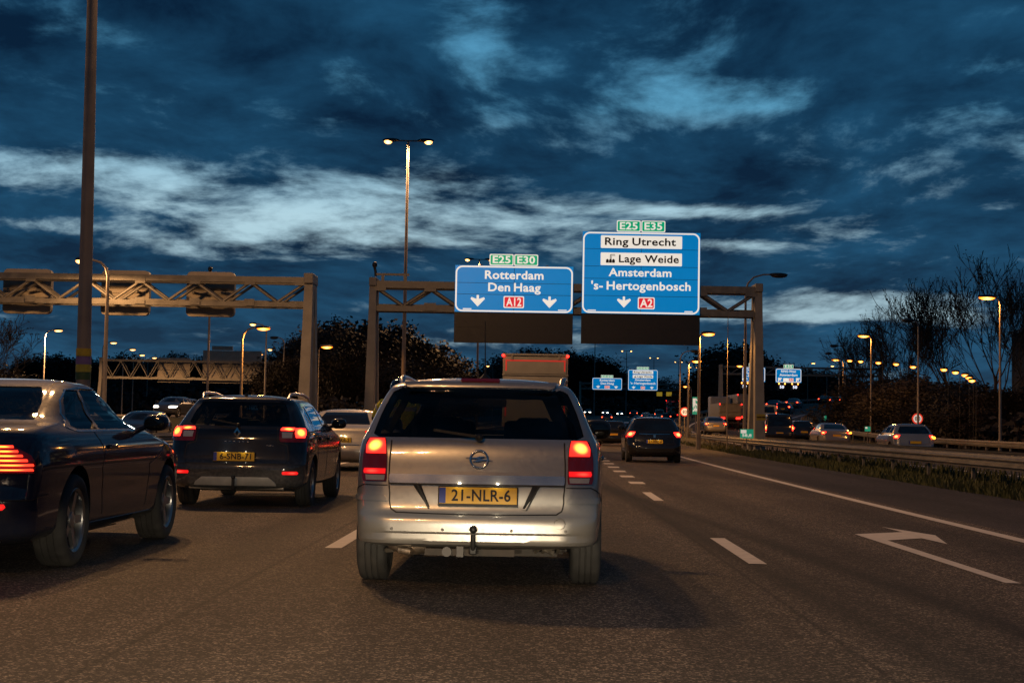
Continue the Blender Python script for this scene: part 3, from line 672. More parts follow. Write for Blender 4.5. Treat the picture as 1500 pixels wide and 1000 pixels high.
def lamp_post(hx, hy, polex, Y, label, lit='sodium', power=0, zb=None, r0=.075, group='street lamps', head=.34, pole=True, curve=True, pm='polegrey'):
    # hx,hy: where the lamp head shows; polex: where its pole shows; Y: how far it stands
    hp = at(hx, hy, Y); bp = at(polex, hy+60, Y); zb = zm(Y) if zb is None else zb; H = hp.z-zb; dx = hp.x-bp.x; s = 1 if dx >= 0 else -1
    r = empty('street_lamp', (bp.x, Y, zb), 0, label, 'street lamp', group)
    rr = min(.9, abs(dx)*.6) if curve else .1
    pts = [(0, 0, -.2), (0, 0, H*.5), (0, 0, H-rr+.05)]+[(s*rr*(1-math.cos(a)), 0, H-rr+.05+rr*math.sin(a)) for a in (.5, 1., PI/2)]+[(dx, 0, H+.07)]
    b = MB(); b.tube(pts, [r0, r0*.8, r0*.6, r0*.55, r0*.5, r0*.45, r0*.4], 8); b.build('pole', MT[pm], r, 40)
    b = MB(); b.tube([(0, 0, -.2), (0, 0, .9)], r0*1.35, 10); b.build('base', MT[pm], r, 40)
    b = MB(); b.ellipsoid((dx, 0, H+.06), (head*1.2, .17, .10), 12, 8); h = b.build('lamp_head', MT['trim'], r, 60)
    b = MB(); b.ellipsoid((dx+s*head*.1, 0, H-.005), (head, .15, .11), 12, 8); b.build('lamp_bowl', MT[lit], h, 60)
    if power: lamp_light('street_light', (dx, 0, H-.22), power, SODIUM if lit == 'sodium' else WARM, r, .2, 176)
    return r
# slip road, right-hand side
def rz(Y): return interp(RAMP, Y)[1]
lamp_post(1447, 436, 1465, 76, 'tall sodium lamp at far right in front of the bare tree', power=800, zb=-.1, head=.42)
lamp_post(1266, 492, 1276, 108, 'second sodium lamp along the slip road, left of the bare trees', power=800, zb=.1, head=.42)
lamp_post(1225, 527, 1235, 146, 'third sodium lamp where the slip road starts to bend', power=800, zb=1.2, head=.42)
lamp_post(1330, 470, 1345, 92, 'unlit grey lamp post above the far speed sign', lit='trim', zb=.0)
lamp_post(1222, 507, 1238, 135, 'unlit lamp post just above the third sodium lamp', lit='trim', zb=.6)
lamp_post(1214, 518, 1229, 158, 'unlit lamp arm left of the third sodium lamp', lit='trim', zb=1.6)
for k, (px, py) in enumerate(((1245, 528), (1261, 529), (1287, 531), (1313, 533), (1338, 537), (1383, 541), (1400, 545), (1414, 549), (1420, 553), (1424, 557))):
    Y = 25.6*2200/(px-787)+1
    lamp_post(px, py, px+6, Y, ['small sodium lamp nearest the bend, first in the row along the dark bank', 'second small sodium lamp in the row along the dark bank', 'third small sodium lamp in the row along the dark bank', 'fourth small sodium lamp in the row along the dark bank', 'fifth small sodium lamp, left of the unlit pole', 'sixth small sodium lamp, right of the unlit pole', 'seventh small sodium lamp, half way to the tall right lamp', 'third last small sodium lamp before the gap in the trees', 'second last small sodium lamp in the descending row', 'last and lowest small sodium lamp of the row'][k], zb=-.1, r0=.03, head=.21, group='small sodium lamps along the dark bank', pm='black')
lamp_post(1191, 532, 1183, 235, 'lit lamp post on the inside of the climbing slip road', lit='warmlamp', zb=4.5, head=.3)
lamp_post(1219, 536, 1211, 270, 'farther lit lamp post on the climbing slip road', lit='warmlamp', zb=6, head=.3)
# between the carriageways, right of the motorway
lamp_post(1140, 404, 1092, 77, 'unlit curved lamp post rising beside the right gantry column', lit='trim', zb=-.1, r0=.095, head=.42)
lamp_post(1074, 458, 1066, 80, 'sodium lamp seen just left of the right gantry column', zb=-.1, r0=.03, head=.34)
lamp_post(1037, 489, 1024, 80, 'sodium lamp right of the tall blue sign', zb=-.1, r0=.10, head=.33, power=1200)
lamp_post(1020, 529, 1008, 112, 'sodium lamp right of the distant twin lamps', zb=-.1, r0=.10, head=.36, power=1500)
lamp_post(1018, 515, 996, 118, 'unlit curved lamp post behind the speed sign', lit='trim', zb=.0, r0=.08)
lamp_post(1084, 536, 1090, 150, 'sodium lamp beside the half hidden blue slip road sign', zb=0, r0=.05, head=.3)
lamp_post(1004, 566, 1012, 190, 'low square lamp on a grey pole behind the speed sign', zb=zm(190), r0=.1, head=.25)
# left side
lamp_post(119, 382, 157, 58, 'lamp post behind the thick mast with its arm pointing left', lit='warmlamp', zb=0, r0=.10, head=.2, power=900)
lamp_post(385, 481, 354, 84, 'bright sodium lamp on a curved post above the wide blank sign', zb=0, r0=.10, head=.38, power=1800)
lamp_post(371, 475, 389, 120, 'lamp post with its arm pointing left behind the bright sodium lamp', lit='warmlamp', zb=0, r0=.09, head=.25)
lamp_post(402, 495, 415, 130, 'unlit lamp post at the edge of the round tree mass', lit='trim', zb=0, r0=.08)
lamp_post(308, 395, 307, 75, 'plain slim pole rising behind the right matrix sign', lit='trim', zb=0, r0=.07, head=.1)
lamp_post(478, 508, 466, 95, 'sodium lamp shining in front of the dark trees beside the left column', zb=0, r0=.03, head=.36)
lamp_post(536, 523, 519, 135, 'sodium lamp post between the two gantry columns', zb=0, r0=.06, head=.3)
lamp_post(587, 534, 592, 150, 'sodium lamp glowing among the twigs above the motorcyclist', zb=0, r0=.04, head=.25)
lamp_post(617, 541, 626, 150, 'sodium lamp just above the roof of the silver minivan', zb=0, r0=.04, head=.3)
lamp_post(637, 547, 646, 165, 'smaller sodium lamp at the right end of the tree mass', zb=0, r0=.04, head=.26)
for hx, hy, px, Y, lab in ((85, 484, 64, 128, 'first and largest of the lamps lining the far left road'), (166, 502, 149, 165, 'second lamp lining the far left road, right of the thick mast'), (194, 512, 179, 185, 'third lamp lining the far left road'), (208, 520, 194, 205, 'fourth lamp lining the far left road'), (226, 524, 215, 225, 'last small lamp lining the far left road, at the blank sign')):
    lamp_post(hx, hy, px, Y, lab, lit='warmlamp', zb=.5, r0=.09, head=.36, group='lamps lining the far left road', power=16000 if Y < 140 else 0)
lamp_post(396, 512, 410, 170, 'small lamp left of the tree mass edge', lit='warmlamp', zb=.5, r0=.05, head=.3)
lamp_post(382, 519, 396, 195, 'smallest lamp beside the wide blank sign', lit='warmlamp', zb=.5, r0=.05, head=.3)
p = at(701, 534, 250); lamp_post(715, 536, 721, 250, 'tiny lamp on a thin post left of the truck', lit='warmlamp', r0=.06, head=.25)
# ---- speed limit signs and small roadside signs
MT['glow_white'] = mat('sign_sheet_glow_white', (.85, .82, .76), .4, var=.03, emit=(.85, .78, .68), estr=.55, sample=False)  # these sheetings emit weakly, standing in for headlight they would send back
MT['glow_red'] = mat('sign_sheet_glow_red', (.7, .03, .02), .4, var=.03, emit=(.8, .05, .02), estr=.75, sample=False)
MT['glow_green'] = mat('sign_sheet_glow_green', (.02, .3, .17), .4, var=.03, emit=(.02, .35, .2), estr=.5, sample=False)
MT['glow_yellow'] = mat('sign_sheet_glow_yellow', (.6, .4, .03), .4, var=.03, emit=(.6, .38, .03), estr=.35, sample=False)
def speed_sign(px, py, Y, zb, label):
    p = at(px, py, Y); r = empty('speed_sign', (p.x, Y, zb), 0, label, 'road sign', 'round 80 speed signs'); h = p.z-zb
    b = MB(); b.tube([(0, .06, -.2), (0, .06, h+.3)], .04, 8); b.build('pole', MT['polegrey'], r, 40)
    b = MB(); b.lathe([(0, .02), (.35, .02), (.35, 0), (.26, -.004)], 28, 'y', (0, 0, h)); b.build('red_ring', MT['glow_red'], r)
    b = MB(); b.lathe([(.265, -.004), (0, -.006)], 28, 'y', (0, 0, h)); b.build('disc', MT['glow_white'], r)
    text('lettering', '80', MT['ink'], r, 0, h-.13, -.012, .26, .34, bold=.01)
speed_sign(1003, 603, 116, zm(116), 'round 80 speed sign standing right of the black hatchback')
speed_sign(1344, 613, 97, 0, 'round 80 speed sign on the far side of the slip road')
def km_sign(px, py, Y, w, h, zb, label, m='glow_green', name='distance_sign'):
    p = at(px, py, Y); r = empty(name, (p.x, Y, zb), 0, label, 'road sign'); z = p.z-zb
    b = MB(); b.bar((0, .05, -.2), (0, .05, z+h/2), .05); b.build('post', MT['polegrey'], r)
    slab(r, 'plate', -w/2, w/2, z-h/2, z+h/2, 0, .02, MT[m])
    slab(r, 'upper_field', -w/2+.03, -.02, z+h*.05, z+h*.42, -.006, .004, MT['glow_white'])
    if w > .5: text('lettering', '58,8', MT['glow_white'], r, 0, z-h*.38, -.008, h*.3, w*.7)
    return r
km_sign(1094, 635, 70, .62, .42, -.1, 'green and white distance plate at the foot of the right gantry column')
km_sign(1271, 628, 96, .36, .30, 0, 'tiny green plate on the far guard rail under the second sodium lamp')
km_sign(1208, 612, 135, .32, .5, .9, 'small pale green marker post at the slip road bend')
r = km_sign(1019, 594, 130, .55, 1.5, zm(130)-.2, 'green and white chevron board where the slip road splits off')
for k in range(3):
    b = MB(); z0 = at(1019, 594, 130).z-(zm(130)-.2)-.55+.42*k; b.prism([(-.24, z0), (0, z0+.2), (.24, z0), (.24, z0+.16), (0, z0+.36), (-.24, z0+.16)], -.012, -.006); b.build('chevron', MT['glow_white'], r)
MT['plate_dull'] = mat('dull_yellow', (.35, .24, .03), .6)
p = at(1114, 611, 71.8); r = empty('warning_plate', (p.x, 71.6, 0), 0, 'small yellow plate strapped to the right gantry column', 'plate'); slab(r, 'plate', -.22, .22, p.z-.15, p.z+.15, 0, .02, MT['plate_dull']); b = MB(); b.box((0, .06, p.z), (.4, .12, .05)); b.build('strap', MT['steel'], r)
# ================================================================== VEHICLES
def pchip(xs, ys):
    x = np.array(xs, float); y = np.array(ys, float); h = np.diff(x); dl = np.diff(y)/h; n = len(x); d = np.zeros(n)
    for i in range(1, n-1):
        if dl[i-1]*dl[i] > 0:
            w1, w2 = 2*h[i]+h[i-1], h[i]+2*h[i-1]; d[i] = (w1+w2)/(w1/dl[i-1]+w2/dl[i])
    d[0], d[-1] = dl[0], dl[-1]
    def f(t):
        t = min(max(t, x[0]), x[-1]); i = min(int(np.searchsorted(x, t, 'right'))-1, n-2); i = max(i, 0)
        s = (t-x[i])/h[i]; a = (1+2*s)*(1-s)**2; b = s*(1-s)**2; c = s*s*(3-2*s); e = s*s*(s-1)
        return float(a*y[i]+b*h[i]*d[i]+c*y[i+1]+e*h[i]*d[i+1])
    return f
class Body:
    """car shell given as horizontal slices: z, rear y, front y, half width, corner width, corner depth, bow of the tail"""
    def __init__(s, lv, L_, taper_r=.08, taper_f=.10, fc=.34, fd=.45, arch=None):
        s.lv = lv; s.z0, s.z1 = lv[0][0], lv[-1][0]; cols = list(zip(*lv)); s.F = [pchip(cols[0], c) for c in cols[1:]]
        s.L = L_; s.tr, s.tf, s.fc, s.fd = taper_r, taper_f, fc, fd
    def P(s, t, z, inset=0.):
        sg = -1 if t < 0 else 1; t = abs(t)
        yr, yf, w, rc, rd, bow = [f(z) for f in s.F]; yr += inset; yf -= inset; w -= inset
        w = max(w, .02); rc = min(rc, w*.8); fc = min(s.fc, w*.7); L_ = yf-yr; rd = min(rd, L_*.3); fd = min(s.fd, L_*.3)
        b1 = bow*((w-rc)/w)**2; fb = .10
        if t <= 1: x = (w-rc)*t; y = yr+bow*(x/w)**2
        elif t <= 2: a = (t-1)*PI/2; x = w-rc+rc*math.sin(a); y = yr+b1+rd*(1-math.cos(a))
        elif t <= 3: x = w; ya = yr+b1+rd; yb = yf-fb-fd; y = ya+(yb-ya)*(t-2)
        elif t <= 4: a = (t-3)*PI/2; x = w-fc+fc*math.cos(a); y = yf-fb-fd+fd*math.sin(a)
        else: x = (w-fc)*(5-t); y = yf-fb*(x/max(w-fc, .01))**2 if w > fc else yf
        x *= 1-s.tr*max(0., (1.1-y)/1.1)**2-s.tf*max(0., (y-(s.L-1.2))/1.2)**2
        return Vector((sg*x, y, z))
    def n(s, t, z):
        e = 1e-3; a = s.P(t+e, z)-s.P(t-e, z); b = s.P(t, min(z+e, s.z1))-s.P(t, max(z-e, s.z0)); v = a.cross(b)
        return v.normalized() if v.length > 1e-12 else Vector((0, -1, 0))
    def tx(s, x, z):
        a, b = 0., 2.; X = abs(x)
        for _ in range(30):
            m = (a+b)/2
            if s.P(m, z).x < X: a = m
            else: b = m
        return math.copysign(a, x) if x else 0.
    def ty(s, y, z, side=1):
        a, b = 1., 4.
        for _ in range(30):
            m = (a+b)/2
            if s.P(m, z).y < y: a = m
            else: b = m
        return a*side
    def loft(s, zlo=None, zhi=None, inset=0., dz=.03, yclip=None):
        zlo = s.z0 if zlo is None else zlo; zhi = s.z1 if zhi is None else zhi
        base = sorted(set([zlo, zhi]+[r[0] for r in s.lv if zlo < r[0] < zhi])); zs = []
        for a, b in zip(base, base[1:]):
            k = max(1, int(math.ceil((b-a)/dz)));
            if b > s.z1-.06: k = max(k, 2)
            zs += [a+(b-a)*j/k for j in range(k)]
        zs.append(zhi)
        ts = [k/9 for k in range(9)]+[1+k/9 for k in range(9)]+[2+k/26 for k in range(26)]+[3+k/8 for k in range(8)]+[4+k/6 for k in range(7)]
        full = ts+[-t for t in ts[-2:0:-1]]; n = len(full); vs = []; fs = []
        for z in zs:
            for t in full:
                p = s.P(t, z, inset)
                if yclip: p.y = min(p.y, yclip)
                vs.append(p)
        for i in range(len(zs)-1):
            for k in range(n): k2 = (k+1) % n; fs.append((i*n+k, i*n+k2, (i+1)*n+k2, (i+1)*n+k))
        fs.append(tuple(range(n-1, -1, -1))); m = len(zs)-1; fs.append(tuple(m*n+k for k in range(n)))
        b = MB(); b.add(vs, fs); return b
    def patch(s, rows, nc=10, out=.004, inn=-.01, mi=None, mb=None, sub=4, sheet=False):
        # rows: (z, t_left, t_right) bottom to top; a panel lying on the shell with thickness
        R = []
        for (a, b) in zip(rows, rows[1:]):
            for k in range(sub): R.append(tuple(p+(q-p)*k/sub for p, q in zip(a, b)))
        R.append(rows[-1]); m, c = len(R), nc+1; top = []; bot = []
        for z, tl, tr in R:
            for j in range(c):
                t = tl+(tr-tl)*j/nc; p = s.P(t, z); n_ = s.n(t, z); top.append(p+n_*out); bot.append(p+n_*inn)
        fs = []; N_ = m*c
        for i in range(m-1):
            for j in range(nc):
                a = i*c+j; fs.append((a, a+1, a+c+1, a+c)); fs.append((N_+a, N_+a+c, N_+a+c+1, N_+a+1))
        edge = [j for j in range(c)]+[i*c+nc for i in range(1, m)]+[(m-1)*c+j for j in range(nc-1, -1, -1)]+[i*c for i in range(m-2, 0, -1)]
        for a, b in zip(edge, edge[1:]+edge[:1]): fs.append((a, N_+a, N_+b, b))
        mb = mb or MB()
        if sheet: mb.add(top, [f for f in fs if max(f) < N_], mi)
        else: mb.add(top+bot, fs, mi)
        return mb
    def ribbon(s, path, w=.007, off=.0025, mb=None):
        # narrow strip following (t, z) points: a shut line or trim
        pts = []
        for a, b in zip(path, path[1:]):
            for k in range(8): pts.append((a[0]+(b[0]-a[0])*k/8, a[1]+(b[1]-a[1])*k/8))
        pts.append(path[-1]); Q = [s.P(t, z) for t, z in pts]; Nn = [s.n(t, z) for t, z in pts]; vs = []
        for i, (q, n_) in enumerate(zip(Q, Nn)):
            d = (Q[min(i+1, len(Q)-1)]-Q[max(i-1, 0)]).normalized(); e = n_.cross(d).normalized()*(w/2); vs += [q+n_*off-e, q+n_*off+e, q-n_*.004+e, q-n_*.004-e]
        fs = []
        for i in range(len(Q)-1):
            for k in range(4): fs.append((i*4+k, i*4+(k+1) % 4, (i+1)*4+(k+1) % 4, (i+1)*4+k))
        mb = mb or MB(); mb.add(vs, fs); return mb
def boolean(ob, cut, op='DIFFERENCE'):
    m = ob.modifiers.new('b', 'BOOLEAN'); m.operation = op; m.solver = 'EXACT'; m.object = cut
    dg = bpy.context.evaluated_depsgraph_get(); me = bpy.data.meshes.new_from_object(ob.evaluated_get(dg))
    ob.modifiers.clear()
    if len(me.polygons) > 50:
        old = ob.data; ob.data = me
    bpy.data.objects.remove(cut)
def wheel_meshes(R=.315, W_=.205, rim=.205, spokes=5, name='wheel'):
    t = MB(); h = W_/2
    prof = [(rim-.012, -h*.82), (rim+.02, -h*.98), (R-.05, -h*1.04), (R-.015, -h*.93), (R-.002, -h*.80)]
    nb = 4; g = .008
    for k in range(nb):
        a = -h*.80+1.6*h*k/nb; c = -h*.80+1.6*h*(k+1)/nb
        if k: prof += [(R-.010, a), (R, a+g*.4)]
        prof += [(R, c-g)]
        if k < nb-1: prof += [(R-.010, c-g*.5)]
    prof += [(R-.015, h*.93), (R-.05, h*1.04), (rim+.02, h*.98), (rim-.012, h*.82)]
    t.lathe(prof, 40, 'x'); tm = t.mesh('tyre', MT['rubber'], 50)
    r = MB(); r.lathe([(rim, -h*.9), (rim-.015, -h*.75), (rim-.02, h*.6), (rim+.004, h*.86), (rim-.004, h*.9), (rim-.022, h*.80), (rim-.03, h*.5), (rim-.03, -h*.7)], 40, 'x')
    for k in range(spokes):
        a = 2*PI*k/spokes; c, s_ = math.cos(a), math.sin(a)
        for (r0, w0, r1, w1) in ((.03, .034, rim-.02, .026),):
            vs = []
            for rr, ww, xo in ((r0, w0, h*.62), (r1, w1, h*.72)):
                for sx, dw in ((0, -1), (0, 1), (-.03, 1), (-.03, -1)): vs.append((xo+sx, rr*c-dw*ww*s_, rr*s_+dw*ww*c))
            r.add(vs, [(0, 1, 5, 4), (1, 2, 6, 5), (2, 3, 7, 6), (3, 0, 4, 7), (4, 5, 6, 7)])
    r.lathe([(.06, h*.45), (.06, h*.70), (.03, h*.74), (0, h*.74)], 20, 'x')
    rm = r.mesh('rim', MT['alloy'], 40)
    d = MB(); d.lathe([(.0, h*.25), (rim*.72, h*.25), (rim*.72, h*.12), (0, h*.12)], 28, 'x'); d.lathe([(rim-.03, -h*.5), (0, -h*.5)], 28, 'x'); dm = d.mesh('brake_disc', MT['under'], 40)
    return tm, rm, dm
def put_wheel(root, wm, x, y, R, steer=0):
    w = empty('wheel', (x, y, R)); w.parent = root; w.rotation_euler = (random.random()*6, 0, (0 if x > 0 else PI)+steer)
    w.rotation_mode = 'ZYX' if False else 'XYZ'
    w.rotation_euler = (0, 0, (0 if x > 0 else PI)+steer)
    link('tyre', wm[0], w); link('rim', wm[1], w); link('brake_disc', wm[2], w); return w
def paint(name, col, metal=.5, rough=.32, dirt_and_light=None): return mat(name, col, rough, metal, coat=1., var=.03, scale=30, dirt_and_light=dirt_and_light, spec=.5 if metal > .4 else .05)
def mirrors(root, S, y, z, m, w=.20, h=.13):
    for sd in (-1, 1):
        p = S.P(S.ty(y, z, sd), z); b = MB(); b.ellipsoid((p.x+sd*.15, p.y, z+.06), (w*.5, .075, h*.5), 14, 10, power=.72)
        b.tube([(p.x-sd*.03, p.y+.01, z-.01), (p.x+sd*.08, p.y, z+.03)], .025, 8); o = b.build('door_mirror', m, root, 60)
        b = MB(); b.ellipsoid((p.x+sd*.15, p.y-.066, z+.06), (w*.40, .012, h*.38), 12, 8, power=.7); b.build('mirror_glass', MT['glass_dark'], o, 60)
def plate(root, x, y, z, txt, tilt=0., w=.52, h=.11, lit=True, frame=True):
    r = empty('number_plate', (x, y, z)); r.parent = root; r.rotation_euler = (tilt, 0, 0)
    b = MB(); b.rbox((0, .006, -.006), (w+.016, .014, h+.024), .005); b.build('plate_frame', MT['black'], r)
    b = MB(); b.rbox((0, -.002, 0), (w, .008, h), .003); b.build('plate_face', MT['plate'], r)
    b = MB(); b.box((-w/2+.022, -.0085, 0), (.042, .003, h-.008)); b.build('blue_strip', MT['plate_blue'], r)
    if txt:
        for sx in (-.13, .13):
            l = bpy.data.lights.new('plate_lamp', 'POINT'); l.energy = .11; l.shadow_soft_size = .006; l.specular_factor = 0; l.color = (1, .85, .6)
            lo = bpy.data.objects.new('plate_lamp', l); COL.objects.link(lo); lo.parent = r; lo.location = (sx, -.05, h/2+.03)
        text('lettering', txt, MT['ink'], r, .02, -.0375, -.0085, .075, w*.76, bold=.018)
    return r
def build_car(name, S, spec):
    """assemble a car: rear bumper at y=0, heading +Y; spec holds windows, lamps and trim"""
    root = empty(name); P_ = spec['paint']; mats = [P_, MT['black']]
    ob = S.loft(dz=spec.get('dz', .03)).build('body', mats)
    R = spec['R']; cut = MB(); cut.mi = 1
    for y in spec['axles']:
        for sd in (-1, 1):
            x0 = spec['track']-.24; cut.lathe([(0, 0), (R+.055, 0), (R+.055, .6), (0, .6)], 40, 'x', (sd*x0 if sd > 0 else -x0-.6, y, R+.01))
    boolean(ob, cut.build('cut', mats))
    hollow = spec.get('hollow', False)
    panes = []
    for w in spec['windows']:
        panes.append((w[0], w[1], w[2] if len(w) > 2 else 12))
    if hollow:
        boolean(ob, (lambda b: (setattr(b, 'm', [1]*len(b.m)), b)[1])(S.loft(spec['cab'][0], spec['cab'][1], .055, dz=.06, yclip=spec['cab'][2])).build('cut', mats))
        for nm, rows, nc in panes:
            c = S.patch(rows, nc, .06, -.13); c.m = [1]*len(c.m); boolean(ob, c.build('cut', mats))
    me = ob.data; me.polygons.foreach_set('use_smooth', [True]*len(me.polygons)); me.set_sharp_from_angle(angle=math.radians(32)); ob.parent = root
    for nm, rows, nc in panes:
        S.patch(rows, nc, -.006 if hollow else .004, -.012, sheet=hollow).build(nm, MT['glass'] if hollow else MT['glass_dark'], root, 40)
    wm = spec['wheels']
    for y in spec['axles']:
        for sd in (-1, 1): put_wheel(root, wm, sd*(spec['track']-.105), y, R)
    for nm, rows, m, nc, out in spec.get('panels', []):
        S.patch(rows, nc, out, -.012).build(nm, m, root, 45)
    for nm, rows, m, nc, out, pn in spec.get('subpanels', []):
        par = [c for c in root.children if c.name.split('.')[0] == pn][-1]
        S.patch(rows, nc, out, -.004).build(nm, m, par, 45)
    for nm, path, w, m in spec.get('lines', []): S.ribbon(path, w).build(nm, m, root)
    b = MB(); b.box((0, spec['axles'][0]+.35, .26), (1.1, 1.1, .12)); b.box((0, (spec['axles'][0]+spec['axles'][1])/2, .2), (1.2, 1.6, .08)); b.bar((-.62, spec['axles'][0], .27), (.62, spec['axles'][0], .27), .09); b.build('underbody', MT['under'], root)
    if not any(q[0] == 'headlamp' for q in spec.get('panels', [])):
        for sd in (-1, 1):
            q = [(.62, 3.35, 4.2), (.68, 3.25, 4.3), (.74, 3.2, 4.15)]
            S.patch([(z, a, c) if sd > 0 else (z, -c, -a) for z, a, c in q], 8, .008, -.01).build('headlamp', MT['clear_lens'], root, 45)
        for sd in (-1, 1): S.patch([(z, a, c) if sd > 0 else (z, -c, -a) for z, a, c in [(.42, 4.4, 4.999), (.56, 4.45, 4.999)]], 8, .006, -.01).build('grille', MT['black'], root, 45)
    if 'mirror' in spec: mirrors(root, S, *spec['mirror'])
    if 'plate' in spec: plate(root, *spec['plate'])
    return root
def seats(root, zc, ys, hw=.36, top=1.12, mat_=None, rear=True):
    m = mat_ or MT['seat']
    for y in ys:
        for x in (-hw, hw):
            s = empty('seat', (x, y, zc)); s.parent = root
            b = MB(); b.rbox((0, 0, .25), (.46, .14, .56), .05); b.build('seat_back', m, s, 50)
            b = MB(); b.rbox((0, .01, top-zc-.07), (.26, .10, .17), .04); b.tube([(-.07, .01, .5), (-.07, .01, top-zc-.1)], .008, 6); b.tube([(.07, .01, .5), (.07, .01, top-zc-.1)], .008, 6); b.build('headrest', m, s, 50)
MT['seat'] = mat('seat_cloth', (.02, .02, .022), .85, var=.2)
WH1 = wheel_meshes(.315, .205, .21, 5); WH2 = wheel_meshes(.335, .25, .235, 5); WHS = wheel_meshes(.31, .20, .20, 7)

# ---------------------------------------------------------------- silver minivan straight ahead
ZL = [(.280, .18, 4.05, .72, .3, .2, .04), (.300, .06, 4.18, .81, .28, .2, .04), (.318, .018, 4.24, .85, .26, .2, .04), (.34, .006, 4.27, .862, .25, .2, .045), (.385, .010, 4.28, .866, .25, .2, .045), (.40, .0, 4.28, .868, .25, .2, .045), (.45, 0, 4.30, .872, .24, .19, .05), (.495, .010, 4.30, .874, .24, .19, .05), (.52, .040, 4.30, .876, .24, .18, .05),
      (.56, .058, 4.30, .877, .24, .17, .05), (.63, .068, 4.28, .876, .24, .17, .05), (.72, .078, 4.24, .874, .23, .16, .05), (.80, .088, 4.12, .872, .23, .16, .05), (.90, .10, 3.90, .866, .23, .17, .05), (.99, .128, 3.42, .85, .22, .17, .055), (1.03, .16, 3.24, .83, .2, .16, .06),
      (1.12, .222, 3.02, .785, .17, .14, .06), (1.25, .305, 2.80, .72, .15, .13, .06), (1.345, .37, 2.58, .665, .14, .12, .06), (1.375, .375, 2.46, .64, .16, .14, .05), (1.40, .40, 2.30, .59, .2, .2, .05), (1.42, .47, 2.15, .51, .22, .25, .05), (1.438, .62, 1.98, .38, .2, .3, .05), (1.448, .86, 1.8, .22, .1, .3, .03), (1.452, 1.1, 1.6, .05, .02, .1, .01)]
S1 = Body(ZL, 4.3, .105, .12)
silver = paint('silver_paint', (.40, .385, .35), .55, .33, dirt_and_light=(.25, .55, (.14, .12, .10)))
tx, ty = S1.tx, S1.ty
def sym(z, x, S): t = S.tx(x, z); return (z, -t, t)
win = [('rear_window', [(1.022, -1.30, 1.30), (1.045, -1.5, 1.5), (1.20, -1.52, 1.52), (1.335, -1.5, 1.5), (1.362, -1.3, 1.3)], 20),
       ('windscreen', [(1.06, -4.99, -4.99), (1.061, -5.4, -4.6)], 4)]
def wscreen(S, z0, z1, tf=4.25):    # rows over the front, running across the centre line: use left+right halves
    return [('windscreen', [(z0, tf, 4.999), ((z0+z1)/2, tf, 4.999), (z1, tf, 4.999)], 8), ('windscreen', [(z0, -4.999, -tf), ((z0+z1)/2, -4.999, -tf), (z1, -4.999, -tf)], 8)]
win = [win[0]]+wscreen(S1, 1.07, 1.35, 3.8)
for sd in (-1, 1):
    def sw(rows): return [(z, *sorted((ty(a, z, sd), ty(b_, z, sd)))) for z, a, b_ in rows]
    win += [('rear_quarter_window', sw([(1.06, .52, 1.05), (1.2, .58, 1.05), (1.31, .66, 1.05)]), 6), ('rear_door_window', sw([(1.06, 1.13, 1.93), (1.2, 1.13, 1.93), (1.315, 1.13, 1.93)]), 8), ('front_door_window', sw([(1.06, 2.01, 2.86), (1.2, 2.01, 2.68), (1.315, 2.01, 2.46)]), 8)]
pan = []; spn = []
for sd in (-1, 1):
    def lr(z, xa, tb): a, b_ = tx(xa, z), tb; return (z, a, b_) if sd > 0 else (z, -b_, -a)
    pan.append(('tail_lamp', [lr(.725, .612, 1.60), lr(.76, .608, 1.64), (lr(.9, .608, 1.64)), lr(1.0, .622, 1.58), lr(1.012, .63, 1.5)], MT['red_lens'], 12, .012))
    spn += [('brake_light', [lr(.910, .617, 1.54), lr(.96, .620, 1.56), lr(1.004, .630, 1.50)], MT['brake'], 10, .016, 'tail_lamp'),
            ('tail_light', [lr(.775, .618, 1.56), lr(.79, .616, 1.58), lr(.81, .616, 1.56)], MT['tail'], 10, .016, 'tail_lamp'),
            ('reversing_light', [lr(.732, .622, 1.5), lr(.766, .618, 1.52)], MT['clear_lens'], 8, .016, 'tail_lamp'),
            ]
tg = [(tx(.585, 1.0), 1.0), (tx(.592, .86), .86), (tx(.59, .70), .70), (tx(.585, .60), .60), (tx(.572, .545), .545), (tx(.535, .522), .522), (tx(.3, .517), .517), (0, .515)]
lines = [('tailgate_gap', tg+[(-a, z) for a, z in tg[-2::-1]], .010, MT['black'])]
for sd in (-1, 1):
    for y in (1.09, 1.97, 2.95): lines.append(('door_gap', [(ty(y, .32, sd), .32), (ty(y, .7, sd), .7), (ty(y+.02, 1.02, sd), 1.02)], .008, MT['black']))
    lines.append(('bumper_gap', [(sd*tx(.60, .70), .70), (sd*1.6, .70), (sd*2.02, .66), (ty(.52, .60, sd), .60)], .007, MT['black']))
    lines.append(('belt_trim', [(ty(.45, 1.045, sd), 1.045), (ty(1.5, 1.045, sd), 1.045), (ty(2.9, 1.045, sd), 1.045)], .02, MT['trim']))
ZS = dict(paint=silver, R=.315, axles=(.80, 3.42), track=.855, windows=win, hollow=True, cab=(.86, 1.40, 3.2), wheels=WH1, panels=pan, subpanels=spn, lines=lines, mirror=(2.98, 1.03, MT['trim'], .24, .17), plate=(.012, .050, .642, '21-NLR-6', -.06), dz=.025)
van = build_car('minivan', S1, ZS)
ch = mat('chrome_strip', (.72, .70, .66), .2, .75, coat=.6, var=.1)
S1.patch([(.716, -tx(.583, .716), tx(.583, .716)), (.735, -tx(.588, .735), tx(.588, .735)), (.765, -tx(.588, .765), tx(.588, .765)), (.776, -tx(.583, .776), tx(.583, .776))], 24, .022, -.01).build('chrome_strip', ch, van, 60)
S1.ribbon([(-tx(.583, .711), .711), (0, .711), (tx(.583, .711), .711)], .010, .020).build('strip_shadow_line', MT['black'], van)  # black line drawn in as the shadow under the chrome strip
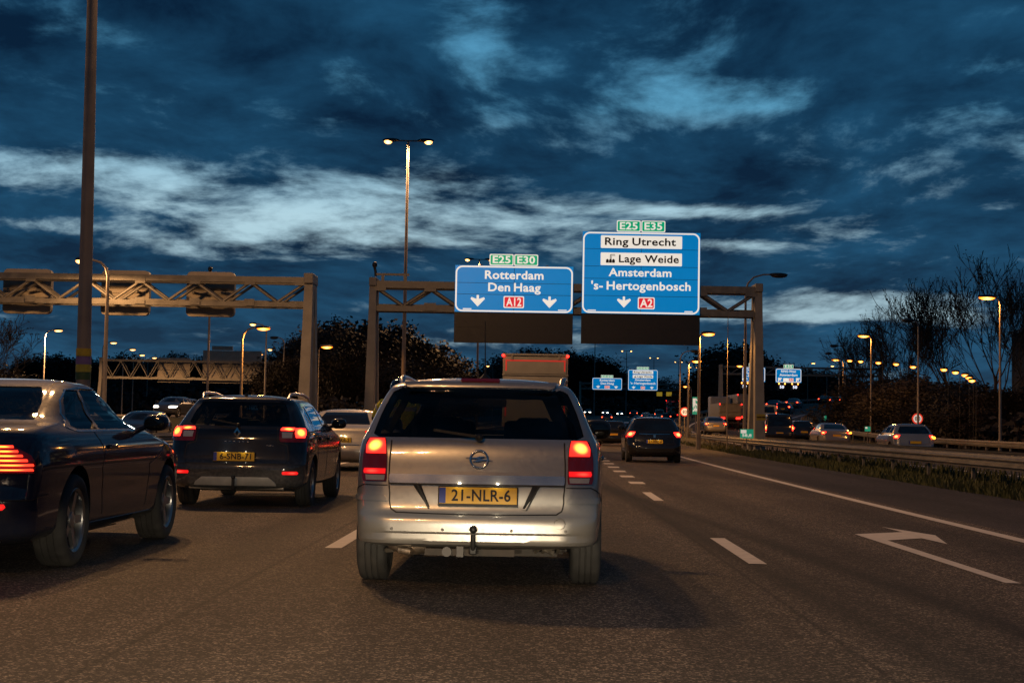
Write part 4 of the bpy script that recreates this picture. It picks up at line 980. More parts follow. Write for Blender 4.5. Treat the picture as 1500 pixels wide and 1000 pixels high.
# plate recess: bevelled frame
b = MB(); z0, z1 = .545, .712; q = [(-.40, z1), (.42, z1), (.335, z0), (-.315, z0)]
for (xa, za), (xb, zb) in zip(q[1:], q[2:]+q[:1]): b.bar((xa, .068, za), (xb, .068, zb), .012, .012)
b.build('plate_recess_edge', MT['black'], van)
for sd in (-1, 1): b = MB(); b.add([(sd*.43, .073, .71), (sd*.375, .062, .71), (sd*.31, .062, .56), (sd*.325, .066, .56)], [(0, 1, 2, 3)]); b.build('recess_cheek', MT['trim'], van)
b = MB(); b.box((0.012, .05, .573), (.40, .004, .010)); b.build('dealer_strip', MT['trim'], van)
# bumper side mouldings, sensors, tow-eye cover
for sd in (-1, 1):
    def lr(z, a, c): return (z, a, c) if sd > 0 else (z, -c, -a)
    S1.patch([lr(.595, tx(.60, .595), 2.0), lr(.615, tx(.605, .615), 2.0), lr(.632, tx(.62, .632), 2.0)], 10, .014, -.01).build('bumper_moulding', silver, van, 60)
MT['sensor'] = mat('sensor_grey', (.16, .155, .145), .6)
for x in (-.56, -.22, .24, .60):
    b = MB(); p = S1.P(tx(x, .415), .415); b.lathe([(0, -.002), (.010, -.002), (.012, .004)], 14, 'y', p); b.build('parking_sensor', MT['sensor'], van, 40)
b = MB(); p = S1.P(tx(.56, .465), .465); b.lathe([(.034, -.002), (.036, -.004), (.038, -.001), (.03, .004)], 24, 'y', p); b.build('tow_eye_cover', silver, van, 40)
# round emblem with a lightning bolt
em = empty('emblem', (.012, S1.P(0, .885).y-.012, .885)); em.parent = van; em.rotation_euler = (-.13, 0, 0)
b = MB(); b.lathe([(.058+.007*math.cos(a), .007*math.sin(a)) for a in np.linspace(0, 2*PI, 9)[:-1]], 36, 'y', closed=True); b.build('emblem_ring', MT['chrome'], em, 60)
b = MB(); b.prism([(-.092, .010), (-.02, .010), (.005, .018), (.045, .018), (-.002, .002), (.092, -.008), (.02, -.010), (-.005, -.018), (-.045, -.018), (.002, -.002)], -.008, .004); b.build('emblem_bolt', MT['chrome'], em)
# tow bar
b = MB(); b.tube([(-.01, .10, .29), (-.01, -.04, .27), (-.01, -.075, .30), (-.01, -.075, .39)], .016, 10); b.ellipsoid((-.01, -.075, .425), (.026, .026, .026)); b.rbox((-.01, -.02, .285), (.05, .12, .05), .01); b.build('tow_bar', MT['black'], van, 50)
b = MB(); b.box((-.10, .03, .272), (.045, .04, .07)); b.tube([(-.19, .03, .268), (-.19, .08, .268)], .033, 14); b.build('tow_socket', mat('socket_plastic', (.10, .095, .09), .6), van, 40)
b = MB(); b.bar((-.34, .10, .262), (.26, .10, .262), .045); b.build('tow_beam', MT['under'], van)
b = MB(); b.tube([(-.52, .18, .265), (-.46, .16, .255), (-.40, .30, .25)], .026, 10); b.ellipsoid((-.36, .32, .29), (.26, .13, .06), 14, 8, power=.7); b.build('exhaust', mat('exhaust_steel', (.35, .27, .2), .4, .8, var=.4, scale=20), van, 50)
b = MB()
for k in range(4): b.tube([(.40+.05*k, .35, .25), (.44+.04*k, .25, .29), (.52, .30, .24+.02*k)], .013, 6)
b.tube([(-.63, .4, .24), (-.55, .3, .26), (-.5, .45, .30)], .018, 6); b.build('suspension_arm', mat('dirty_metal', (.22, .19, .15), .5, .6, var=.5, scale=25), van, 50)
# roof: spoiler lip, third brake light, aerial, rails
S1.patch([(1.368, -tx(.50, 1.368), tx(.50, 1.368)), (1.378, -tx(.52, 1.378), tx(.52, 1.378)), (1.388, -tx(.52, 1.388), tx(.52, 1.388))], 20, .03, -.02).build('roof_spoiler', silver, van, 60)
S1.patch([(1.3845, -tx(.13, 1.3845), tx(.13, 1.3845)), (1.392, -tx(.135, 1.392), tx(.135, 1.392)), (1.400, -tx(.13, 1.4), tx(.13, 1.4))], 14, .040, -.01).build('third_brake_light', MT['red_lens'], van, 45)
b = MB(); b.lathe([(.045, 0), (.036, .018), (.014, .038), (.008, .05)], 16, 'z', (.015, .80, 1.437)); b.tube([(.015, .80, 1.48), (.014, .76, 1.60), (.012, .70, 1.86)], [.007, .004, .002], 6); b.build('aerial', MT['black'], van, 50)
rail = mat('rail_alloy', (.5, .5, .5), .3, .9, var=.1)
for sd in (-1, 1):
    pts = [(sd*.56, .62, 1.385), (sd*.57, .68, 1.43), (sd*.585, .9, 1.448), (sd*.60, 1.4, 1.455), (sd*.60, 2.0, 1.445), (sd*.58, 2.35, 1.38)]
    b = MB(); b.tube(pts, [.018, .022, .02, .02, .02, .016], 8); b.build('roof_rail', rail, van, 50)
b = MB(); b.bar((.0, .10, 1.035), (-.30, .135, 1.075), .012, .018); b.ellipsoid((0.01, .11, 1.03), (.03, .03, .025)); b.build('rear_wiper', MT['black'], van)
seats(van, .62, (1.75, 2.55), .36, 1.16)
b = MB(); b.rbox((0, 2.78, 1.30), (.24, .03, .07), .012); b.build('interior_mirror', MT['black'], van)
b = MB(); b.rbox((0, 3.0, .93), (1.36, .5, .2), .05); b.build('dashboard', MT['black'], van)
b = MB(); b.lathe([(.18+.014*math.cos(a), .014*math.sin(a)) for a in np.linspace(0, 2*PI, 7)[:-1]], 24, 'y', (-.36, 2.62, .98), closed=True); b.build('steering_wheel', MT['black'], van, 50)
for sd in (-1, 1):
    for y in (1.22, 2.12):
        p = S1.P(ty(y+.1, .88, sd), .88); b = MB(); b.rbox((p.x+sd*.012, y+.1, .88), (.03, .18, .035), .01); b.build('door_handle', silver, van, 50)
    p = S1.P(2.0*sd, .95); 
van.location = (-.35, 10.02, 0); van.rotation_euler.z = math.radians(-.6)
tag(van, 'silver minivan with lit tail lamps and tow bar directly ahead in the same lane', 'minivan')

# ---------------------------------------------------------------- dark blue coupe at left
BL = [(.20, .22, 4.5, .72, .3, .25, .05), (.25, .10, 4.65, .84, .3, .24, .07), (.30, .045, 4.72, .89, .3, .24, .08), (.42, .01, 4.80, .905, .3, .24, .09), (.52, 0, 4.82, .91, .3, .24, .09), (.60, .02, 4.82, .918, .3, .24, .09), (.72, .02, 4.75, .925, .3, .25, .09), (.84, .035, 4.4, .915, .3, .26, .09), (.93, .05, 3.9, .895, .3, .26, .09),
      (.985, .10, 3.55, .865, .3, .28, .09), (1.015, .30, 3.38, .835, .28, .3, .08), (1.045, .70, 3.25, .805, .25, .3, .06), (1.12, .98, 3.05, .76, .22, .3, .06), (1.22, 1.26, 2.88, .715, .2, .3, .06), (1.30, 1.50, 2.72, .655, .2, .3, .05), (1.34, 1.66, 2.60, .60, .2, .3, .05), (1.365, 1.82, 2.50, .50, .2, .2, .04), (1.382, 1.98, 2.36, .32, .1, .15, .02), (1.388, 2.10, 2.25, .08, .02, .05, .0)]
S2 = Body(BL, 4.82, .06, .12)
navy = paint('dark_blue_paint', (.006, .012, .036), .0, .5, dirt_and_light=(.22, .45, (.05, .045, .04)))
tx2, ty2 = S2.tx, S2.ty
win = [('rear_window', [(1.06, -tx2(.64, 1.06), tx2(.64, 1.06)), (1.2, -tx2(.56, 1.2), tx2(.56, 1.2)), (1.315, -tx2(.44, 1.315), tx2(.44, 1.315))], 14)]+wscreen(S2, 1.06, 1.33, 3.8)
for sd in (-1, 1):
    def sw(rows): return [(z, *sorted((ty2(a, z, sd), ty2(b_, z, sd)))) for z, a, b_ in rows]
    win += [('rear_quarter_window', sw([(.998, 1.20, 1.72), (1.10, 1.18, 1.72), (1.20, 1.36, 1.72), (1.295, 1.60, 1.78)]), 8), ('door_window', sw([(.998, 1.78, 3.04), (1.15, 1.78, 2.84), (1.25, 1.80, 2.66), (1.318, 1.86, 2.50)]), 10)]
pan = []; spn = []
MT['led'] = lamp_mat('led_bar_lit', (1, .03, .012), 11, 3, (1, .34, .02), sample=True)
for sd in (-1, 1):
    def lr(z, a, c): a, c = tx2(a, z), tx2(c, z); return (z, a, c) if sd > 0 else (z, -c, -a)
    pan.append(('tail_lamp', [lr(.70, .36, .862), lr(.76, .38, .868), lr(.82, .46, .84), lr(.87, .55, .76), lr(.89, .60, .70)], MT['red_lens'], 16, .008))
    for k in range(6):
        z = .715+.031*k; xa, xb = (.37+.005*k if k < 2 else .40+.035*(k-1)), (.858 if k < 2 else .855-.028*(k-1))
        spn.append(('light_bar', [lr(z, xa, xb), lr(z+.008, xa, xb), lr(z+.016, xa+.005, xb-.005)], MT['led'], 12, .012, 'tail_lamp'))
    pan.append(('rear_reflector', [lr(.455, .52, .70), lr(.475, .50, .72), lr(.495, .51, .71)], MT['tail'], 8, .006))  # reflector has no bulb, its glow is put into the material
lines = []
for sd in (-1, 1):
    lines += [('door_gap', [(ty2(1.76, .34, sd), .34), (ty2(1.66, .7, sd), .7), (ty2(1.72, 1.03, sd), 1.03)], .008, MT['black']), ('door_gap', [(ty2(3.05, .34, sd), .34), (ty2(3.1, .7, sd), .7), (ty2(3.05, 1.0, sd), 1.0)], .008, MT['black']),
              ('window_trim', [(ty2(1.14, .985, sd), .985), (ty2(2.2, .985, sd), .985), (ty2(3.06, .985, sd), .985)], .016, MT['chrome']),
              ('window_trim', [(ty2(1.14, .99, sd), .99), (ty2(1.14, 1.11, sd), 1.11), (ty2(1.35, 1.21, sd), 1.21), (ty2(1.62, 1.296, sd), 1.296), (ty2(1.9, 1.316, sd), 1.316), (ty2(2.36, 1.316, sd), 1.316)], .014, MT['chrome']),
              ('bumper_gap', [(sd*1.2, .52), (sd*1.8, .52), (sd*2.04, .55)], .007, MT['black']), ('sill_trim', [(ty2(1.4, .285, sd), .285), (ty2(3.3, .285, sd), .285)], .02, navy)]
BS = dict(paint=navy, R=.335, axles=(1.05, 3.83), track=.905, windows=win, hollow=True, cab=(.90, 1.345, 3.3), wheels=WH2, panels=pan, subpanels=spn, lines=lines, mirror=(2.95, .99, navy, .22, .14), plate=(0, -.01, .66, None, 0))
bm_ = build_car('coupe', S2, BS)
b = MB(); b.lathe([(.045, -.02), (.052, -.03), (.055, .1), (.045, .1)], 20, 'y', (.56, .06, .285)); b.lathe([(.045, -.02), (.052, -.03), (.055, .1), (.045, .1)], 20, 'y', (-.56, .06, .285)); b.build('exhaust_tip', MT['chrome'], bm_, 50)
b = MB(); b.rbox((0, .12, .25), (1.3, .2, .06), .02); b.build('diffuser', mat('grey_valance', (.18, .17, .16), .5), bm_, 50)
seats(bm_, .55, (1.75, 2.35), .36, 1.10)
for sd in (-1, 1):
    p = S2.P(ty2(1.95, .86, sd), .86); b = MB(); b.rbox((p.x+sd*.012, 1.95, .86), (.03, .2, .035), .01); b.build('door_handle', navy, bm_, 50)
bm_.scale = (1, 1, 1.03); bm_.location = (-4.33, 10.30, 0); bm_.rotation_euler.z = math.radians(-.4)
tag(bm_, 'dark blue coupe with ribbed red tail lamp, cut by the left picture edge', 'car')

# ---------------------------------------------------------------- dark grey estate behind the coupe
RL = [(.215, .22, 4.3, .68, .3, .25, .05), (.26, .09, 4.42, .80, .3, .24, .06), (.31, .03, 4.48, .855, .28, .24, .06), (.40, .005, 4.53, .875, .28, .24, .07), (.50, 0, 4.55, .885, .28, .24, .07), (.57, .015, 4.55, .89, .28, .22, .07), (.605, .05, 4.53, .893, .27, .22, .07), (.70, .07, 4.45, .895, .27, .22, .07), (.80, .085, 4.25, .89, .27, .22, .07), (.90, .10, 3.95, .88, .27, .23, .07), (.98, .13, 3.50, .865, .27, .24, .08), (1.03, .175, 3.32, .84, .26, .24, .08),
      (1.12, .25, 3.10, .795, .24, .24, .08), (1.25, .37, 2.84, .725, .2, .22, .07), (1.34, .46, 2.62, .665, .18, .2, .07), (1.375, .47, 2.5, .635, .18, .2, .06), (1.40, .50, 2.35, .58, .2, .22, .05), (1.42, .58, 2.2, .5, .2, .25, .05), (1.44, .75, 2.0, .36, .2, .3, .04), (1.452, 1.0, 1.85, .2, .1, .3, .03), (1.456, 1.2, 1.6, .05, .02, .1, .01)]
S3 = Body(RL, 4.55, .05, .12)
grey = paint('dark_grey_paint', (.014, .015, .019), .2, .4, dirt_and_light=(.28, .72, (.26, .26, .25)))  # pale lower band also paints in headlight on the bumper
tx3, ty3 = S3.tx, S3.ty
win = [('rear_window', [(1.045, -tx3(.56, 1.045), tx3(.56, 1.045)), (1.085, -tx3(.645, 1.085), tx3(.645, 1.085)), (1.2, -tx3(.61, 1.2), tx3(.61, 1.2)), (1.335, -tx3(.54, 1.335), tx3(.54, 1.335)), (1.355, -tx3(.51, 1.355), tx3(.51, 1.355))], 16)]+wscreen(S3, 1.07, 1.35, 3.8)
for sd in (-1, 1):
    def sw(rows): return [(z, *sorted((ty3(a, z, sd), ty3(b_, z, sd)))) for z, a, b_ in rows]
    win += [('rear_quarter_window', sw([(1.08, .72, 1.12), (1.2, .78, 1.12), (1.31, .92, 1.12)]), 6), ('rear_door_window', sw([(1.06, 1.20, 2.02), (1.2, 1.20, 2.02), (1.32, 1.20, 2.02)]), 8), ('front_door_window', sw([(1.05, 2.10, 2.98), (1.2, 2.10, 2.75), (1.32, 2.10, 2.50)]), 8)]
pan = []; spn = []
MT['led2'] = lamp_mat('brake_tube_lit', (1, .03, .015), 11, 3.5, (1, .34, .025), sample=True)
for sd in (-1, 1):
    def lr(z, a, c):
        a = tx3(a, z); c = tx3(c, z) if c < 1 else c; return (z, a, c) if sd > 0 else (z, -c, -a)
    pan.append(('tail_lamp', [lr(.845, .55, 1.75), lr(.88, .535, 1.9), lr(.96, .53, 2.02), lr(1.01, .535, 2.02), lr(1.03, .57, 1.92)], MT['red_lens'], 14, .014))
    spn += [('brake_light', [lr(.985, .545, .70), lr(1.0, .545, .71), lr(1.018, .56, .71)], MT['led2'], 10, .020, 'tail_lamp'), ('brake_light', [lr(.90, .735, 1.72), lr(.95, .72, 1.80), lr(1.01, .715, 1.80)], MT['led2'], 8, .020, 'tail_lamp'),
            ('clear_window', [lr(.895, .57, .69), lr(.965, .56, .69)], MT['clear_lens'], 6, .018, 'tail_lamp')]
    pan.append(('rear_reflector', [lr(.435, .60, .77), lr(.455, .59, .785), lr(.475, .60, .77)], MT['tail'], 8, .007))  # bulbless reflector, given the emission of a lit tail light
tg = [(tx3(.50, 1.02), 1.02), (tx3(.52, .84), .84), (tx3(.64, .80), .80), (tx3(.66, .66), .66), (tx3(.64, .575), .575), (tx3(.3, .562), .562), (0, .560)]
lines = [('tailgate_gap', tg+[(-a, z) for a, z in tg[-2::-1]], .008, MT['black']), ('bumper_gap', [(-2.05, .545), (-1.5, .560), (0, .552), (1.5, .560), (2.05, .545)], .006, MT['black'])]
for sd in (-1, 1):
    for y in (1.16, 2.06, 3.05): lines.append(('door_gap', [(ty3(y, .34, sd), .34), (ty3(y, .7, sd), .7), (ty3(y+.02, 1.03, sd), 1.03)], .008, MT['black']))
RS = dict(paint=grey, R=.31, axles=(.88, 3.58), track=.875, windows=win, hollow=True, cab=(.90, 1.40, 3.25), wheels=WHS, panels=pan, subpanels=spn, lines=lines, mirror=(3.02, 1.03, grey, .22, .15), plate=(-.02, .035, .655, '6-SNB-71', -.06))
est = build_car('estate_car', S3, RS)
grs = mat('grey_skid_plate', (.42, .42, .40), .45, .3)
S3.patch([(.30, -tx3(.52, .30), tx3(.52, .30)), (.34, -tx3(.50, .34), tx3(.50, .34)), (.385, -tx3(.44, .385), tx3(.44, .385)), (.40, -tx3(.42, .40), tx3(.42, .40))], 16, .016, -.01).build('skid_plate', grs, est, 60)
b = MB(); b.tube([(0, .05, .26), (0, -.07, .25), (0, -.09, .30), (0, -.09, .38)], .02, 8); b.ellipsoid((0, -.09, .40), (.028, .028, .028)); b.build('tow_bar', MT['black'], est, 50)
b = MB(); b.ellipsoid((-.3, .25, .27), (.25, .12, .05)); b.tube([(-.6, .15, .26), (.6, .15, .26)], .025, 8); b.ellipsoid((.25, .28, .28), (.2, .12, .05)); b.build('exhaust', mat('dull_steel', (.5, .46, .4), .5, .7, var=.4), est, 50)
em = empty('emblem', (0, S3.P(0, .955).y-.012, .955)); em.parent = est
b = MB(); q = [(0, .07), (.045, 0), (0, -.07), (-.045, 0)]; qi = [(0, .036), (.020, 0), (0, -.036), (-.020, 0)]
b.add([(x, -.006, z) for x, z in q]+[(x, -.012, z) for x, z in qi]+[(x, .01, z) for x, z in q], [(i, (i+1) % 4, 4+(i+1) % 4, 4+i) for i in range(4)]+[(i, 8+i, 8+(i+1) % 4, (i+1) % 4) for i in range(4)]); b.build('diamond', MT['chrome'], em)
b = MB()
for k, x in enumerate(np.linspace(-.14, .14, 6)): b.box((x, S3.P(0, .845).y-.004, .845), (.036, .006, .018))
b.build('model_lettering', MT['chrome'], est)
b = MB(); b.box((.42, S3.P(tx3(.42, .80), .80).y-.004, .80), (.09, .006, .014)); b.build('trim_badge', MT['chrome'], est)
b = MB(); b.lathe([(.03, 0), (.012, .035), (.006, .045)], 12, 'z', (0, .66, 1.425)); b.build('aerial', MT['black'], est, 50)
for sd in (-1, 1):
    b = MB(); b.tube([(sd*.555, .62, 1.39), (sd*.57, .72, 1.455), (sd*.58, 1.0, 1.475), (sd*.60, 1.6, 1.475), (sd*.59, 2.2, 1.43), (sd*.58, 2.4, 1.38)], .02, 8); b.build('roof_rail', rail, est, 50)
b = MB(); b.bar((0, .13, 1.06), (-.34, .20, 1.12), .012, .018); b.ellipsoid((0, .15, 1.055), (.03, .03, .025)); b.build('rear_wiper', MT['black'], est)
seats(est, .6, (1.6, 2.5), .36, 1.14)
for sd in (-1, 1):
    for y in (1.42, 2.3):
        p = S3.P(ty3(y, .88, sd), .88); b = MB(); b.rbox((p.x+sd*.012, y, .88), (.03, .18, .035), .01); b.build('door_handle', grey, est, 50)
est.location = (-3.72, 19.0, 0); est.rotation_euler.z = math.radians(.2)
tag(est, 'dark grey estate car with roof rails in the left lane, brake lights lit', 'car')

# ---------------------------------------------------------------- hatchback and saloon types for the rest of the traffic
HL = [(.20, .20, 3.95, .66, .3, .25, .05), (.25, .08, 4.10, .79, .3, .24, .06), (.31, .03, 4.16, .85, .28, .24, .06), (.45, 0, 4.20, .875, .28, .24, .07), (.56, .015, 4.20, .885, .28, .22, .07), (.60, .05, 4.18, .89, .27, .22, .07), (.72, .07, 4.08, .892, .27, .22, .07), (.84, .09, 3.85, .885, .27, .22, .07), (.93, .11, 3.52, .87, .27, .24, .08), (.99, .15, 3.25, .845, .26, .24, .08),
      (1.08, .24, 3.02, .80, .24, .24, .08), (1.22, .38, 2.75, .72, .2, .22, .07), (1.33, .50, 2.5, .65, .18, .2, .07), (1.38, .52, 2.35, .60, .18, .2, .06), (1.41, .60, 2.2, .51, .2, .22, .05), (1.43, .75, 2.05, .38, .2, .3, .04), (1.443, 1.0, 1.85, .2, .1, .3, .03), (1.447, 1.2, 1.6, .05, .02, .1, .01)]
SH = Body(HL, 4.2, .10, .12)
SL = [(.20, .20, 4.3, .66, .3, .25, .05), (.25, .08, 4.45, .79, .3, .24, .06), (.31, .03, 4.52, .85, .28, .24, .06), (.45, 0, 4.56, .88, .28, .24, .07), (.58, .015, 4.56, .89, .28, .22, .07), (.66, .04, 4.5, .895, .27, .22, .07), (.80, .06, 4.3, .89, .27, .22, .07), (.90, .08, 3.95, .875, .27, .24, .08), (.97, .14, 3.6, .855, .26, .24, .08), (1.01, .36, 3.4, .83, .26, .26, .08),
      (1.05, .55, 3.28, .80, .24, .26, .08), (1.15, .78, 3.05, .755, .22, .24, .07), (1.26, 1.02, 2.82, .70, .2, .22, .07), (1.34, 1.25, 2.6, .65, .18, .22, .06), (1.375, 1.42, 2.45, .57, .18, .2, .05), (1.40, 1.6, 2.3, .43, .2, .2, .04), (1.412, 1.75, 2.2, .22, .1, .2, .02), (1.416, 1.85, 2.05, .05, .02, .08, .0)]
SS = Body(SL, 4.56, .10, .12)
VL = [(.25, .20, 4.6, .70, .2, .2, .03), (.31, .06, 4.75, .86, .16, .14, .03), (.40, .01, 4.82, .90, .14, .12, .03), (.60, 0, 4.85, .91, .12, .1, .03), (.66, .03, 4.8, .91, .12, .1, .03), (1.0, .05, 4.6, .91, .12, .1, .03), (1.15, .07, 4.0, .90, .12, .1, .03), (1.5, .10, 3.55, .86, .12, .1, .03), (1.80, .14, 3.2, .80, .12, .1, .03), (1.88, .2, 3.05, .72, .14, .14, .03), (1.92, .4, 2.8, .5, .14, .2, .03), (1.94, .9, 2.3, .1, .03, .2, .0)]
SV = Body(VL, 4.85, .03, .10)
def simple_spec(S, kind, pt, lit=True, txt=None):
    tx_, ty_ = S.tx, S.ty; k = dict(hatch=(1.02, 1.10, 1.32, .60, .65, .52), saloon=(1.06, 1.15, 1.335, .62, .58, .48), van=(1.12, 1.3, 1.74, .70, .69, .64))[kind]
    win = [('rear_window', [(k[0], -tx_(k[3], k[0]), tx_(k[3], k[0])), (k[1], -tx_(k[4], k[1]), tx_(k[4], k[1])), (k[2], -tx_(k[5], k[2]), tx_(k[5], k[2]))], 12)]+wscreen(S, k[0]+(.05 if kind != 'van' else .12), k[2], 4.12)
    ya = dict(hatch=((.70, 1.18), (1.26, 1.98), (2.06, 2.85)), saloon=((1.25, 1.30), (1.36, 2.08), (2.16, 3.0)), van=((2.3, 2.35), (2.38, 2.42), (2.5, 3.4)))[kind]
    for sd in (-1, 1):
        z0, z1 = k[0]+.02, k[2]-.03; d = .22 if kind != 'van' else .3
        for i, (a, b_) in enumerate(ya):
            if b_-a < .1: continue
            a1 = a+(.10 if i == 0 else 0); b1 = b_-(d*1.6 if i == 2 else 0)
            rows = [(z0, *sorted((ty_(a, z0, sd), ty_(b_, z0, sd)))), (z1, *sorted((ty_(a1, z1, sd), ty_(b1, z1, sd))))]
            win.append((('rear_quarter_window', 'rear_door_window', 'front_door_window')[i], rows, 8))
    pan = []; spn = []
    zl = dict(hatch=(.78, .97), saloon=(.76, .92), van=(.80, 1.20))[kind]; xl = dict(hatch=.58, saloon=.55, van=.80)[kind]
    for sd in (-1, 1):
        def lr(z, a, c): a = tx_(a, z); return (z, a, c) if sd > 0 else (z, -c, -a)
        pan.append(('tail_lamp', [lr(zl[0], xl+.10 if kind != 'van' else xl, 1.8), lr((zl[0]+zl[1])/2, xl+.03, 1.95), lr(zl[1], xl, 1.7)], MT['red_lens'], 10, .012))
        spn.append(('brake_light', [lr(zl[0]+.03, xl+.12 if kind != 'van' else xl+.02, 1.7), lr((zl[0]+zl[1])/2, xl+.06 if kind != 'van' else xl+.02, 1.85), lr(zl[1]-.02, xl+.02, 1.55)], MT['tail_far'] if lit else MT['red_lens'], 8, .022, 'tail_lamp'))
        zh = .70 if kind != 'van' else .85
        q = [(zh-.06, 3.35, 4.25), (zh, 3.25, 4.3), (zh+.06, 3.2, 4.2)]
        pan.append(('headlamp', [(z, a, b_) if sd > 0 else (z, -b_, -a) for z, a, b_ in q], MT['clear_lens'] if lit else MT['head'], 8, .008))
    lines = [('tailgate_gap', [(tx_(.60, zl[0]), zl[0]), (tx_(.60, .60), .60), (0, .58), (-tx_(.60, .60), .60), (-tx_(.60, zl[0]), zl[0])], .008, MT['black'])]
    return dict(paint=pt, R=.31, axles=(.80, 3.38) if kind == 'hatch' else ((.98, 3.66) if kind == 'saloon' else (.85, 3.85)), track=.87, windows=win, wheels=WHS, panels=pan, subpanels=spn, lines=lines, mirror=(ya[2][1]+.03, k[0], MT['trim'], .22, .15), dz=.04,
                plate=(0, .035, .66, txt, -.06) if kind != 'saloon' else (0, .045, .70, txt, -.03))
blackp = paint('black_paint', (.014, .014, .016), .3, .22, dirt_and_light=(.25, .6, (.06, .05, .045)))
# black hatchback ahead in the right lane
ph = build_car('hatchback', SH, simple_spec(SH, 'hatch', blackp, True, '27-RBZ-6'))
SH.ribbon([(-SH.tx(.48, .90), .90), (0, .895), (SH.tx(.48, .90), .90)], .016, .006).build('chrome_strip', MT['chrome'], ph)
b = MB(); b.ellipsoid((-.32, SH.P(0, 1.1).y+.10, 1.115), (.04, .03, .03)); b.build('third_brake_light', MT['tail_far'], ph, 50)
b = MB(); b.box((0, SH.P(0, .83).y-.006, .83), (.07, .006, .09)); b.build('emblem', MT['chrome'], ph)
b = MB(); b.tube([(0, .75, 1.42), (0, .68, 1.75)], [.006, .003], 6); b.build('aerial', MT['black'], ph)
S_ = SH.patch([(.33, -SH.tx(.55, .33), SH.tx(.55, .33)), (.40, -SH.tx(.6, .40), SH.tx(.6, .40))], 12, .006, -.01).build('lower_bumper', MT['trim'], ph, 50)
ph.location = (3.93, 47.3, 0); ph.rotation_euler.z = -.012
tag(ph, 'black hatchback with lit tail lamps in the right lane, ahead of the minivan', 'car')
# silver saloon left
slv = paint('pale_silver_paint', (.50, .46, .38), .4, .35, dirt_and_light=(.25, .5, (.15, .13, .1)))
sal = build_car('saloon_car', SS, simple_spec(SS, 'saloon', slv, True, '78-KKB-2'))
sal.location = (-4.30, 34.0, 0); tag(sal, 'pale silver saloon between the dark estate and the silver minivan', 'car')
b = MB(); b.box((0, SS.P(0, .60).y-.01, .60), (.9, .012, .02)); b.build('chrome_strip', MT['chrome'], sal)
# white/pale van type and copies
def recolor(root, old, new):
    for c in root.children_recursive:
        if c.type == 'MESH':
            for i, s_ in enumerate(c.material_slots):
                if s_.material == old:
                    if c.data.users > 1: c.data = c.data.copy()
                    c.data.materials[i] = new
def strip_text(root):
    for c in list(root.children_recursive):
        if c.name.split('.')[0] in ('lettering', 'emblem', 'chrome_strip', 'aerial', 'third_brake_light', 'lower_bumper'): bpy.data.objects.remove(c)
pvan = paint('pale_van_paint', (.42, .38, .30), .1, .4)
proto_van = build_car('panel_van', SV, simple_spec(SV, 'van', pvan, True))
proto_on = build_car('oncoming_car', SH, simple_spec(SH, 'hatch', paint('oncoming_paint', (.05, .055, .065), .4, .3), False))
proto_sal2 = build_car('saloon_car', SS, simple_spec(SS, 'saloon', paint('grey_blue_paint', (.10, .12, .16), .4, .3), True))
def carcopy(src, X, Y, Z, rz_, label, col=None, group=None, indicator=0):
    c = copy_tree(src); c.location = (X, Y, Z); c.rotation_euler.z = rz_
    for q in ('label', 'category', 'group'):
        if q in c: del c[q]
    for q in list(c.children_recursive):
        if q.type == 'LIGHT': bpy.data.objects.remove(q)
    tag(c, label, 'van' if 'van' in c.name else 'car', group); strip_text(c)
    if col:
        olds = {ph: blackp, sal: slv, proto_van: pvan, proto_on: bpy.data.materials['oncoming_paint'], proto_sal2: bpy.data.materials['grey_blue_paint']}
        recolor(c, olds[src], col)
    if indicator:
        b = MB(); b.ellipsoid((indicator*.80, .10, .86), (.07, .05, .06)); b.build('indicator', MT['amber'], c, 50)
    return c
P2 = [paint('traffic_paint_%d' % i, c, .4, .3) for i, c in enumerate(((.02, .022, .025), (.08, .085, .10), (.22, .22, .22), (.03, .04, .07), (.30, .29, .27)))]
# ahead on the motorway
def ahead(src, px, Y, lab, col=None, rz_=None):
    X = at(px, 600, Y).x; return carcopy(src, X, Y, zm(Y), -(Y/2450.) if rz_ is None else rz_, lab, col, 'cars ahead on the motorway')
ahead(ph, 899, 86, 'dark car with lit tail lamps seen between the minivan mirror and the black hatchback', P2[0])
ahead(proto_sal2, 881, 97, 'dark car half hidden behind another, just right of the minivan roof pillar', P2[3])
ahead(sal, 920, 105, 'grey car mostly hidden behind the black hatchback roof', P2[2])
ahead(ph, 889, 235, 'small distant car whose two red lamps show above the nearer dark cars', P2[1])
ahead(proto_sal2, 946, 270, 'distant car left of the pale van, two red lamps', P2[3])
ahead(proto_van, 966, 285, 'distant pale panel van under the small gantry', None)
ahead(ph, 976, 262, 'distant dark car in front of the box lorry', P2[0])
# oncoming headlights far ahead
for px, Y, lab in ((887, 0, ''),):
    pass
for k, (px, Y) in enumerate(((863, 375), (889, 405), (910, 430), (930, 455))):
    X = at(px, 602, Y).x
    carcopy(proto_on, X, Y, zm(Y), PI-Y/2450., ['leftmost far oncoming car with white headlamps', 'second far oncoming car with white headlamps', 'third far oncoming car with white headlamps', 'rightmost far oncoming car with white headlamps'][k], P2[k], 'oncoming cars far ahead')
carcopy(proto_on, -17.0, 68, 0, PI, 'dark oncoming car passing behind the coupe bonnet', P2[3], 'oncoming traffic at left')
for k, (px, Y, lab) in enumerate(((268, 108, 'oncoming car with lit headlamps behind the estate roof'), (281, 121, 'second oncoming car with lit headlamps behind the estate roof'))):
    carcopy(proto_on, at(px, 595, Y).x, Y, 1.2+zm(Y), PI-.1, lab, P2[k+1], 'oncoming traffic at left')
